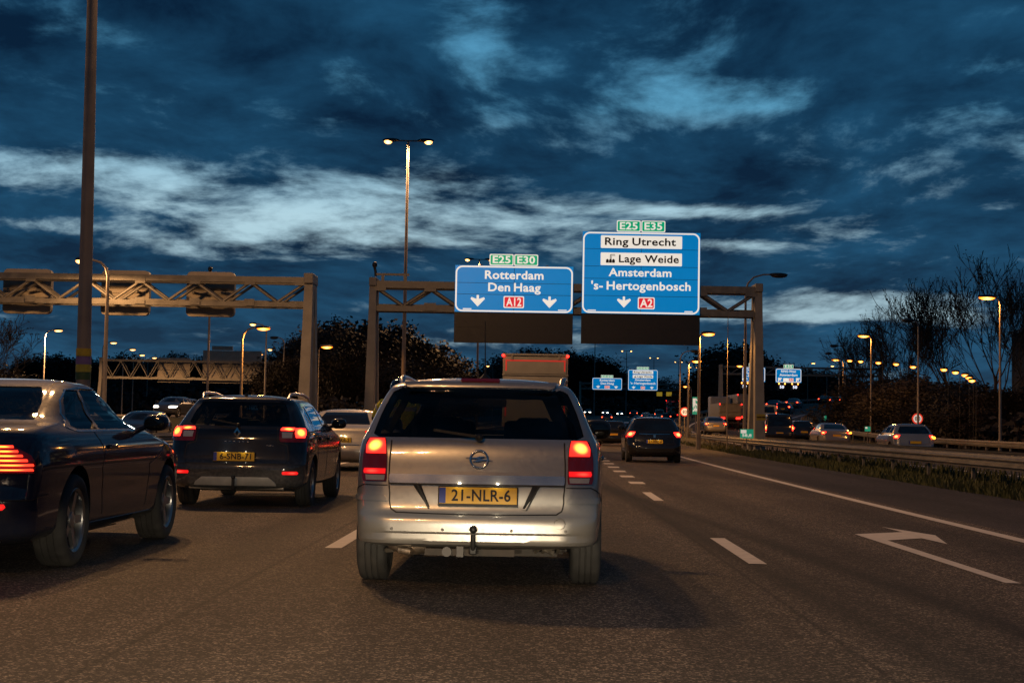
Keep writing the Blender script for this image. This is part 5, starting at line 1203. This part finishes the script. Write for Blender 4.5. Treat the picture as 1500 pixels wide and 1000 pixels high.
# slip road traffic
def slip(src, px, Y, lab, col=None, ind=0):
    X = at(px, 620, Y).x; p, d = ramp_at(Y, 5); i = interp(RAMP, Y)
    c = carcopy(src, X, Y, i[1]+.01, -math.atan2(d.x, d.y), lab, col, 'cars on the slip road', ind); return c
slip(ph, 1341, 63, 'pale grey car at right on the slip road with an amber indicator lit', P2[4], 1)
slip(sal, 1337, 84, 'blue car just beyond the pale car on the slip road', P2[3])
slip(proto_sal2, 1226, 86, 'silver car on the slip road under the second sodium lamp, indicator lit', P2[2], 1)
slip(ph, 1178, 104, 'dark car in the middle of the slip road queue', P2[0])
slip(proto_van, 1142, 98, 'dark van right of the gantry column on the slip road', P2[0])
slip(proto_sal2, 1049, 118, 'car with red lamps at the left end of the slip road queue', P2[2])
slip(proto_van, 1124, 150, 'pale van between the gantry column legs on the slip road', None)
for k, (px, Y) in enumerate(((1137, 178), (1182, 205), (1197, 236), (1211, 242), (1238, 262))):
    p, d = ramp_at(Y, 3+3*(k % 2)); 
    carcopy((ph, proto_sal2)[k % 2], p.x, p.y, p.z+.01, -math.atan2(d.x, d.y), ['car with red lamps at the foot of the climbing slip road', 'car half way up the climbing slip road', 'left of two distant cars high on the slip road', 'right of two distant cars high on the slip road', 'farthest car high on the slip road by the trees'][k], P2[k], 'cars on the slip road')
for k, (Y, lf, lab) in enumerate(((152, 7, 'car in the left lane at the start of the climbing bend, behind the column'), (163, 3.2, 'dark car entering the climbing bend of the slip road'), (192, 6.5, 'car in the left lane midway up the climbing bend'), (222, 3, 'car in the right lane near the top of the climbing bend'), (229, 6.4, 'car in the left lane near the top of the climbing bend'), (255, 3.2, 'one of the last cars before the slip road disappears behind trees'))):
    p, d = ramp_at(Y, lf); carcopy((proto_sal2, ph)[k % 2], p.x, p.y, p.z+.01, -math.atan2(d.x, d.y), lab, P2[(k+1) % 5], 'cars on the slip road')
for px, Y, lab in ((935, 215, 'distant car with red lamps left of the speed sign, nearest of the far queue'), (955, 240, 'distant car with red lamps in the middle of the far queue'), (990, 330, 'farthest car with red lamps, beyond the tiny lorry'), (928, 320, 'far car with red lamps under the small Amsterdam sign')):
    ahead((ph, proto_sal2)[px % 2], px, Y, lab, P2[px % 5])
for o in (proto_van, proto_on, proto_sal2):
    for c in list(o.children_recursive)+[o]: bpy.data.objects.remove(c)
# ---------------------------------------------------------------- lorries
def lorry(name, X, Y, Z, w, h, label, rz_=0, body=None, far=False, tape=True):
    r = empty(name, (X, Y, Z), rz_, label, 'lorry'); m = body or MT['lorry']
    b = MB(); b.rbox((0, 3.6, (h+1.05)/2), (w, 7.2, h-1.05), .04); b.build('cargo_box', m, r, 40)
    z1 = h-.78
    b = MB(); b.rbox((0, -.02, (h-.10+z1)/2), (w-.12, .06, h-.10-z1), .02); b.build('upper_door', m, r, 40)
    b = MB(); b.rbox((0, -.03, z1-.04), (w+.04, .08, .05), .015); b.build('door_ledge', m, r, 40)
    b = MB(); b.rbox((0, -.02, (1.15+z1-.1)/2), (w-.10, .06, z1-.1-1.15), .02); b.build('lower_door', m, r, 40)
    b = MB(); b.rbox((0, -.05, h-.04), (w+.02, .14, .08), .02); b.build('roof_beam', m, r, 40)
    t = MT['tape']
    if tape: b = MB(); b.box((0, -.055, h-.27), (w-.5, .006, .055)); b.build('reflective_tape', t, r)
    for s in (-1, 1):
        if tape: b = MB(); b.box((s*(w/2-.13), -.055, h-.46), (.055, .006, .42)); b.box((s*(w/2-.17), -.0552, h-.27), (.13, .006, .055)); b.build('reflective_tape', t, r)
        if tape: b = MB(); b.box((s*(w/2-.13), -.055, 1.9), (.055, .006, .9)); b.build('reflective_tape', t, r)
        b = MB(); b.rbox((s*(w/2-.35), -.06, h-.14), (.09, .08, .2), .01); b.build('hinge', m, r, 40)
        b = MB(); b.ellipsoid((s*(w/2-.02), -.10, h-.08), (.06, .05, .06)); b.build('marker_lamp', MT['tail_far'], r, 50)
        b = MB(); b.box((s*(w/2-.3), 0, .95), (.4, .08, .16)); b.build('tail_lamp', MT['tail_far'], r)
        for y in (1.1, 2.3, 5.6):
            b = MB(); b.lathe([(.2, -.14), (.46, -.14), (.5, -.08), (.5, .08), (.46, .14), (.2, .14), (.15, .05), (0, .05)], 28, 'x', (s*(w/2-.2), y, .5)); b.build('wheel', MT['rubber'], r, 40)
    b = MB(); b.box((0, 3.6, .95), (.9, 7, .2)); b.box((0, .1, .55), (w-.2, .1, .12)); b.build('chassis', MT['under'], r)
    b = MB(); b.rbox((0, 8.3, 1.75), (w-.1, 1.9, 2.6), .12); b.build('cab', mat('cab_paint', (.3, .28, .25), .4), r, 50)
    return r
MT['lorry'] = mat('lorry_white', (.34, .31, .24), .5, var=.10, scale=2.5, dirt_and_light=(1.1, 2.5, (.2, .17, .12)))
MT['tape'] = mat('glowing_red_tape', (.75, .04, .03), .4, var=.05, emit=(.8, .04, .03), estr=.30, sample=False)  # tape emits a little itself in place of reflected headlight
lorry('box_lorry', .18, 58., 0, 2.52, 3.86, 'pale box lorry outlined in red tape ahead of the minivan', -.015)
lorry('box_lorry', at(985, 600, 285).x, 285, zm(285), 2.4, 3.7, 'tiny distant box lorry under the small yellow signs', -.11, far=True)
def slip_lorry(px, Y, lab, w=2.3, h=2.7, m=None):
    i = interp(RAMP, Y); return lorry('box_lorry', at(px, 620, Y).x, Y, i[1], w, h, lab, 0, m, tape=False)
slip_lorry(1098, 140, 'grey lorry directly behind the left leg of the right gantry column', 2.3, 3.1, mat('grey_lorry', (.2, .19, .18), .5))
slip_lorry(1070, 136, 'low service lorry with amber lamp left of the gantry column', 2.0, 2.3, mat('tan_lorry', (.3, .25, .15), .5))
# yellow small signs behind the far gantry
p = at(968, 577, 330); r = empty('roadside_sign', (p.x, 330, zm(330)), 0, 'pair of tiny yellow signs on a bar beneath the far gantry', 'sign')
for px in (966, 980):
    q = at(px, 577, 330); slab(r, 'sign_plate', q.x-p.x-.6, q.x-p.x+.6, q.z-zm(330)-.45, q.z-zm(330)+.45, 0, .1, MT['glow_yellow'])
a_ = at(960, 577, 330); c_ = at(996, 577, 330)
b = MB(); b.bar((a_.x-p.x, .2, a_.z-zm(330)), (c_.x-p.x, .2, a_.z-zm(330)), .15); b.build('cross_bar', MT['steel'], r)
b = MB(); b.bar((c_.x-p.x, .2, 0), (c_.x-p.x, .2, a_.z-zm(330)), .3); b.build('post', MT['steel'], r)
# ---------------------------------------------------------------- motorcycle and rider between the lanes
mx0 = at(586, 600, 22).x
mc = empty('motorcycle', (mx0, 21.2, 0), 0, 'dark motorcycle filtering between the lanes beside the silver minivan', 'motorcycle')
for y in (.1, 1.55):
    w = empty('wheel', (0, y, .31)); w.parent = mc
    b = MB(); b.lathe([(.24+.07*math.cos(a), .07*math.sin(a)) for a in np.linspace(0, 2*PI, 11)[:-1]], 32, 'x', closed=True); b.build('tyre', MT['rubber'], w, 60)
    b = MB(); b.lathe([(.19, -.03), (.19, .03), (.17, .03), (.17, -.03)], 28, 'x', closed=True)
    for k in range(5): a = 2*PI*k/5; b.bar((0, 0, 0), (0, .18*math.cos(a), .18*math.sin(a)), .03)
    b.build('rim', MT['alloy'], w, 40)
b = MB(); b.ellipsoid((0, .95, .80), (.17, .32, .16), power=.8); b.build('fuel_tank', MT['trim'], mc, 60)
b = MB(); b.rbox((0, .42, .80), (.28, .62, .09), .04); b.build('seat', MT['black'], mc, 50)
b = MB(); b.rbox((0, .8, .48), (.3, .5, .36), .06); b.tube([(.14, .9, .35), (.18, .3, .36), (.19, -.05, .40)], [.03, .04, .05], 10); b.build('engine', MT['under'], mc, 50)
for s in (-1, 1):
    b = MB(); b.rbox((s*.30, .10, .66), (.2, .45, .34), .05); b.build('pannier', MT['trim'], mc, 50)
    b = MB(); b.tube([(s*.08, 1.28, .92), (s*.1, 1.5, .35)], .028, 8); b.build('fork_leg', MT['chrome'], mc, 50)
    b = MB(); b.tube([(0, 1.22, 1.0), (s*.22, 1.18, 1.05), (s*.38, 1.08, 1.06)], .016, 8); b.build('handlebar', MT['black'], mc, 50)
    b = MB(); b.tube([(s*.28, 1.14, 1.06), (s*.36, 1.16, 1.18)], .008, 6); b.ellipsoid((s*.37, 1.15, 1.20), (.075, .03, .05)); b.build('mirror', MT['black'], mc, 50)
b = MB(); b.rbox((0, .02, .80), (.22, .06, .09), .02); b.build('tail_lamp', MT['tail'], mc, 50)
b = MB(); b.add([(-.22, 1.28, 1.0), (.22, 1.28, 1.0), (.16, 1.12, 1.34), (-.16, 1.12, 1.34), (0, 1.34, 1.0), (0, 1.18, 1.36)], [(0, 4, 5, 3), (4, 1, 2, 5)]); b.build('windshield', MT['glass'], mc, 60)
rp = empty('person', (mx0, 21.6, 0), 0, 'motorcycle rider in black helmet and yellow vest with pale stripe', 'person')
J = {'pel': (0, .02, .90, .17), 'wai': (0, .04, 1.08, .155), 'che': (0, .10, 1.27, .17), 'nec': (0, .12, 1.44, .075), 'hea': (0, .15, 1.55, .09)}
E_ = [('pel', 'wai'), ('wai', 'che'), ('che', 'nec'), ('nec', 'hea')]
for s, k in ((-1, 'l'), (1, 'r')):
    J.update({k+'s': (s*.20, .12, 1.38, .085), k+'e': (s*.36, .32, 1.17, .062), k+'w': (s*.36, .60, 1.09, .045), k+'h': (s*.36, .69, 1.08, .045), k+'p': (s*.12, .05, .86, .12), k+'k': (s*.24, .50, .76, .085), k+'a': (s*.22, .18, .36, .06), k+'t': (s*.22, .36, .28, .05)})
    E_ += [('che', k+'s'), (k+'s', k+'e'), (k+'e', k+'w'), (k+'w', k+'h'), ('pel', k+'p'), (k+'p', k+'k'), (k+'k', k+'a'), (k+'a', k+'t')]
ks = list(J); me = bpy.data.meshes.new('body'); me.from_pydata([J[k][:3] for k in ks], [(ks.index(a), ks.index(c)) for a, c in E_], []); me.update()
sk = bpy.data.objects.new('tmp', me); COL.objects.link(sk); mo = sk.modifiers.new('s', 'SKIN'); sk.modifiers.new('u', 'SUBSURF').levels = 2
for i, k in enumerate(ks): me.skin_vertices[0].data[i].radius = (J[k][3], J[k][3])
me.skin_vertices[0].data[0].use_root = True
bme = bpy.data.meshes.new_from_object(sk.evaluated_get(bpy.context.evaluated_depsgraph_get())); bpy.data.objects.remove(sk)
bme.materials.clear(); bme.materials.append(mat('rider_leathers', (.015, .015, .017), .6)); bme.polygons.foreach_set('use_smooth', [True]*len(bme.polygons)); link('body', bme, rp)
vest = mat('hi_vis_vest', (.62, .58, .05), .7, var=.15, scale=12); vs_ = MB()
for z, rx, ry, yc in ((1.0, .20, .16, .05), (1.12, .215, .175, .06), (1.25, .245, .19, .09), (1.36, .27, .17, .11), (1.43, .19, .12, .12), (1.455, .10, .09, .12)): vs_.v += [(rx*math.cos(2*PI*k/24), yc+ry*math.sin(2*PI*k/24), z) for k in range(24)]
vs_.f = [(i*24+k, i*24+(k+1) % 24, (i+1)*24+(k+1) % 24, (i+1)*24+k) for i in range(5) for k in range(24)]; vs_.m = [0]*len(vs_.f); vo = vs_.build('vest', vest, rp, 60)
b = MB(); b.lathe([(.258, 0), (.268, .03), (.278, .06)], 24, 'z', (0, .10, 1.285)); 
for i, v_ in enumerate(b.v): b.v[i] = (v_[0], .10+(v_[1]-.10)*.74, v_[2])
b.build('reflective_stripe', mat('reflective_cloth', (.6, .6, .55), .5), vo, 60)
for s in (-1, 1):
    b = MB(); b.tube([(s*.19, .12, 1.385), (s*.27, .20, 1.30), (s*.33, .29, 1.205)], [.098, .085, .075], 12); b.build('sleeve', vest, vo, 60)
    b = MB(); b.tube([(s*.235, .16, 1.34), (s*.255, .185, 1.315)], .101, 12, cap=False); b.build('sleeve_stripe', bpy.data.materials['reflective_cloth'], vo, 60)
    for q in range(4): b = MB(); b.tube([(s*(.33+.022*q), .70, 1.09), (s*(.33+.022*q), .745, 1.075), (s*(.33+.022*q), .74, 1.035)], .0105, 6); b.build('finger', MT['black'], rp, 50)
hm = MB(); hm.ellipsoid((0, .17, 1.62), (.132, .155, .145), 20, 14); ho = hm.build('helmet', mat('helmet_black', (.01, .01, .011), .15, coat=.8), rp, 60)
b = MB(); b.ellipsoid((0, .235, 1.615), (.118, .10, .065), 16, 10); b.build('visor', MT['glass_dark'], ho, 60)
b = MB(); b.lathe([(.134, -.006), (.136, 0), (.134, .006)], 24, 'z', (0, .17, 1.56)); b.build('helmet_trim', MT['chrome'], ho, 50)
# ================================================================== TREES AND BUSHES
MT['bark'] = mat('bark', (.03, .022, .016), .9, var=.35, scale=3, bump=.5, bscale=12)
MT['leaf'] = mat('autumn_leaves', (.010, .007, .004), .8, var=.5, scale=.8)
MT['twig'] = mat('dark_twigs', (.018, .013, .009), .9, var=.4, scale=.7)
def make_tree(seed, H, spread, levels=5, kids=(5, 4, 4, 3, 3), leaves=0, up=.35, bare=True, leafsize=.16, trunk=.16, lsp=.35, rmin=.012):
    rnd = random.Random(seed); tk = MB(); cr = MB(); tips = []
    def seg(mb, a, b_, r0, r1, n):
        d = (b_-a).normalized(); u = d.orthogonal().normalized(); w = d.cross(u); vs = []
        for p, r in ((a, r0), (b_, r1)):
            for k in range(n): an = 2*PI*k/n; vs.append(p+u*(math.cos(an)*r)+w*(math.sin(an)*r))
        mb.add(vs, [(k, (k+1) % n, n+(k+1) % n, n+k) for k in range(n)])
    def grow(p, d, ln, r, lv):
        n = 3 if lv < 2 else 2; q = p; r_ = r
        for k in range(n):
            d = (d+Vector((rnd.gauss(0, .11), rnd.gauss(0, .11), rnd.gauss(0, .06)+up*.10))).normalized(); e = q+d*(ln/n); r2 = max(rmin, r_*(.80 if lv == 0 else .76))
            seg(tk if lv < 2 else cr, q, e, r_, r2, 7 if lv == 0 else (5 if lv == 1 else 3)); 
            if lv < levels-1 and (k > 0 or lv > 0):
                m_ = kids[lv] if k == n-1 else max(1, kids[lv]//2)
                for c in range(m_):
                    a = rnd.random()*2*PI; o = d.orthogonal().normalized(); o = Matrix.Rotation(a, 3, d) @ o; ang = math.radians(rnd.uniform(20, 52))*spread
                    nd = (d*math.cos(ang)+o*math.sin(ang)+Vector((0, 0, up*.3))).normalized(); s_ = q+(e-q)*rnd.uniform(.5, 1)
                    grow(s_, nd, ln*rnd.uniform(.52, .78), r2*rnd.uniform(.5, .7), lv+1)
            q, r_ = e, r2
        if lv >= levels-2: tips.append((q, d))
    grow(Vector((0, 0, -.2)), Vector((0, 0, 1)), H*.42, trunk, 0)
    for _ in range(leaves):
        p, d = rnd.choice(tips); p = p+Vector((rnd.gauss(0, lsp), rnd.gauss(0, lsp), rnd.gauss(0, lsp))); s_ = leafsize*rnd.uniform(.5, 1.3)
        a = Vector((rnd.gauss(0, 1), rnd.gauss(0, 1), rnd.gauss(0, 1))).normalized()*s_; b_ = a.orthogonal().normalized()*s_*.6
        cr.add([p-a, p+b_, p+a, p-b_], [(0, 1, 2, 3)], 1)
    top = max([v[2] for v in cr.v]); k = H/top
    out = []
    for mb, nm in ((tk, 'trunk'), (cr, 'crown')):
        me = bpy.data.meshes.new(nm); me.from_pydata([(x*k, y*k, z*k) for x, y, z in mb.v], [], mb.f)
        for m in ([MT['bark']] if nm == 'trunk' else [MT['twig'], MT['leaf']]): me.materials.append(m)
        me.polygons.foreach_set('material_index', mb.m); out.append(me)
    return out
BARE = [make_tree(s, 12, .80, 6, (4, 3, 3, 2, 2), 900, .55, leafsize=.09, lsp=.08, rmin=.017, trunk=.2) for s in (11, 12, 13)]
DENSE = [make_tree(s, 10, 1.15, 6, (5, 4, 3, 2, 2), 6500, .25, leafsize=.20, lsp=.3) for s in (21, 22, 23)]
def tree(kind, k, X, Y, Z, H, label, group=None, wid=1., rz_=None):
    base = 12. if kind is BARE else 10.; r = empty('bare_tree' if kind is BARE else 'bushy_tree', (X, Y, Z), random.random()*6 if rz_ is None else rz_, label, 'tree', group)
    r.scale = (H/base*wid, H/base*wid, H/base); link('trunk', kind[k % 3][0], r); link('crown', kind[k % 3][1], r); return r
def ptree(kind, k, px, py, Y, label, group=None, zb=None, wid=1.):
    p = at(px, py, Y); zb = zm(Y)-.1 if zb is None else zb; return tree(kind, k, p.x, Y, zb, max(3, p.z-zb), label, group, wid)
GL = 'trees in the rounded dark mass left of the lorry'
for k, (px, py, Y) in enumerate(((422, 500, 138), (446, 482, 142), (472, 470, 146), (500, 462, 140), (526, 464, 150), (552, 462, 144), (578, 470, 150), (603, 480, 146), (628, 494, 150), (652, 512, 148), (674, 535, 152), (436, 520, 130), (485, 500, 132), (540, 500, 130), (590, 510, 132), (640, 525, 138), (510, 520, 126), (565, 525, 126), (615, 535, 128))):
    ptree(DENSE, k, px, py, Y, 'dark bushy tree in the rounded tree mass between the left gantry and the lorry', GL, wid=1.15)
GF = 'far trees beyond the distant signs'
for k, (px, py) in enumerate(((712, 560), (735, 535), (757, 515), (778, 508), (800, 506), (822, 508), (846, 512), (868, 520), (890, 530), (912, 537), (934, 542), (955, 546), (975, 560), (990, 572), (745, 550), (790, 535), (835, 540), (880, 552), (925, 560), (965, 572))):
    ptree(DENSE, k, px, py, 470+20*(k % 3), 'dark tree in the far wood behind the lorry and the distant signs', GF, wid=1.5)
for k, px in enumerate(range(30, 420, 21)):
    ptree(DENSE, k, px, 517+5*math.sin(k*1.7), 255+12*(k % 3), 'dark tree in the low tree line behind the lamps at far left', 'tree line at far left', wid=1.25)
for k, px in enumerate(range(20, 420, 27)):
    ptree(DENSE, k+1, px, 552+4*math.sin(k*2.1), 235, 'dark tree in the low tree line behind the lamps at far left', 'tree line at far left', wid=1.6)
ptree(BARE, 0, -22, 430, 95, 'bare branched tree at the left picture edge under the matrix sign', wid=1.5)
ptree(DENSE, 0, 5, 520, 120, 'bushy dark tree at the left picture edge', wid=1.3)
GR = 'trees behind the slip road gantry'
for k, (px, py, Y) in enumerate(((1052, 520, 215), (1075, 497, 215), (1098, 500, 225), (1122, 520, 330), (1145, 524, 340), (1168, 530, 335), (1190, 535, 345), (1212, 540, 340), (1035, 545, 240), (1060, 560, 215), (1090, 555, 220), (1125, 560, 320), (1160, 562, 320), (1200, 560, 330), (1232, 545, 330))):
    ptree(DENSE, k, px, py, Y, 'dark tree behind the small blue slip road signs', GR, zb=0, wid=1.25)
for k, (px, py, Y, lab) in enumerate(((1462, 356, 96, 'tallest bare tree behind the rightmost lamp'), (1498, 372, 100, 'bare tree at the right picture edge in front of the building'), (1408, 392, 118, 'tall bare tree left of the rightmost lamp'), (1340, 420, 122, 'bare tree with upright limbs behind the unlit pole'), (1308, 455, 130, 'bare tree right of the second sodium lamp'), (1290, 472, 128, 'smaller bare tree just behind the second sodium lamp'))):
    ptree(BARE, k, px, py, Y, lab, 'bare trees beside the slip road', zb=-.1, wid=.95)
for k, (px, py, Y) in enumerate(((1296, 540, 122), (1310, 545, 118), (1335, 548, 114), (1360, 550, 112), (1385, 552, 108), (1410, 555, 106), (1436, 560, 100), (1460, 565, 96), (1485, 568, 92), (1500, 560, 96), (1300, 565, 112), (1330, 575, 108), (1365, 580, 103), (1400, 580, 99), (1430, 585, 95), (1465, 590, 90))):
    ptree(DENSE, k, px, py, Y, 'dark bush on the bank below the bare trees beside the slip road', 'dark bushes on the bank', zb=-.1, wid=1.7)
# ---- undergrowth too dense to count
b = MB(); rnd = random.Random(5)
def thicket(x0, x1, y0, y1, h, n, s=.28):
    for _ in range(n):
        X, Y = rnd.uniform(x0, x1), rnd.uniform(y0, y1); hh = h*(.6+.4*math.sin(X*.6+Y*.35))*rnd.random()**.6; p = Vector((X+0, Y, zm(Y)+hh))
        a = Vector((rnd.gauss(0, 1), rnd.gauss(0, 1), rnd.gauss(0, 1))).normalized()*s*rnd.uniform(.5, 1.4); c = a.orthogonal().normalized()*s*.6
        b.add([p-a, p+c, p+a, p-c], [(0, 1, 2, 3)])
thicket(26.5, 60, 95, 130, 3.2, 16000); thicket(26.5, 40, 70, 95, 2.4, 7000); thicket(-24, -8, 118, 150, 3., 9000); thicket(-110, -45, 210, 240, 4.5, 9000, .5); thicket(-20, 120, 440, 470, 6., 9000, .9); thicket(56, 100, 205, 225, 4, 5000, .5)
me = bpy.data.meshes.new('undergrowth'); me.from_pydata(b.v, [], b.f); me.materials.append(MT['leaf']); tag(link('undergrowth', me), 'dark tangled undergrowth under the trees', 'undergrowth', kind='stuff')
# ---- office block behind the right-hand trees
p = at(1503, 600, 135); bz = empty('office_block', (p.x, 135, 0), 0, 'dark office block with a few lit windows at the right picture edge', 'building')
b = MB(); b.box((7, 2, 5.1), (14, 4, 10.2)); b.build('wall', mat('dark_brick', (.02, .016, .014), .85, var=.2, scale=4), bz)
b = MB(); b.box((7, 2, 10.35), (14.5, 4.5, .3)); b.build('roof', MT['concrete'], bz)
litw = mat('lit_window', (.6, .5, .3), .4, var=.5, scale=3, emit=(1, .72, .32), estr=.22, sample=False)
for j in range(5):
    for i in range(5):
        f = MB(); x = .4+2.6*i; z = .8+1.85*j; f.box((x+.95, -.03, z+.5), (2.0, .08, 1.0)); w = f.build('window', MT['trim'], bz)
        g = MB(); g.box((x+.5, -.075, z+.5), (.86, .02, .85)); g.build('pane', litw if (i*3+j*5) % 4 != 1 else MT['glass_dark'], w)
        g = MB(); g.box((x+1.42, -.075, z+.5), (.86, .02, .85)); g.build('pane', litw if (i+j) % 3 == 0 else MT['glass_dark'], w)

# ================================================================== the headlamps of the car the picture was taken from (dipped beams)
for s in (-1, 1):
    l = bpy.data.lights.new('dipped_headlamp', 'SPOT'); l.energy = 1000; l.color = (1, .82, .58); l.spot_size = math.radians(112); l.spot_blend = .04; l.shadow_soft_size = .07
    o = bpy.data.objects.new('dipped_headlamp', l); COL.objects.link(o); o.location = (s*.62-.2, 1.7, .62); o.rotation_euler = (math.radians(90-55.3), 0, math.radians(-1*s))
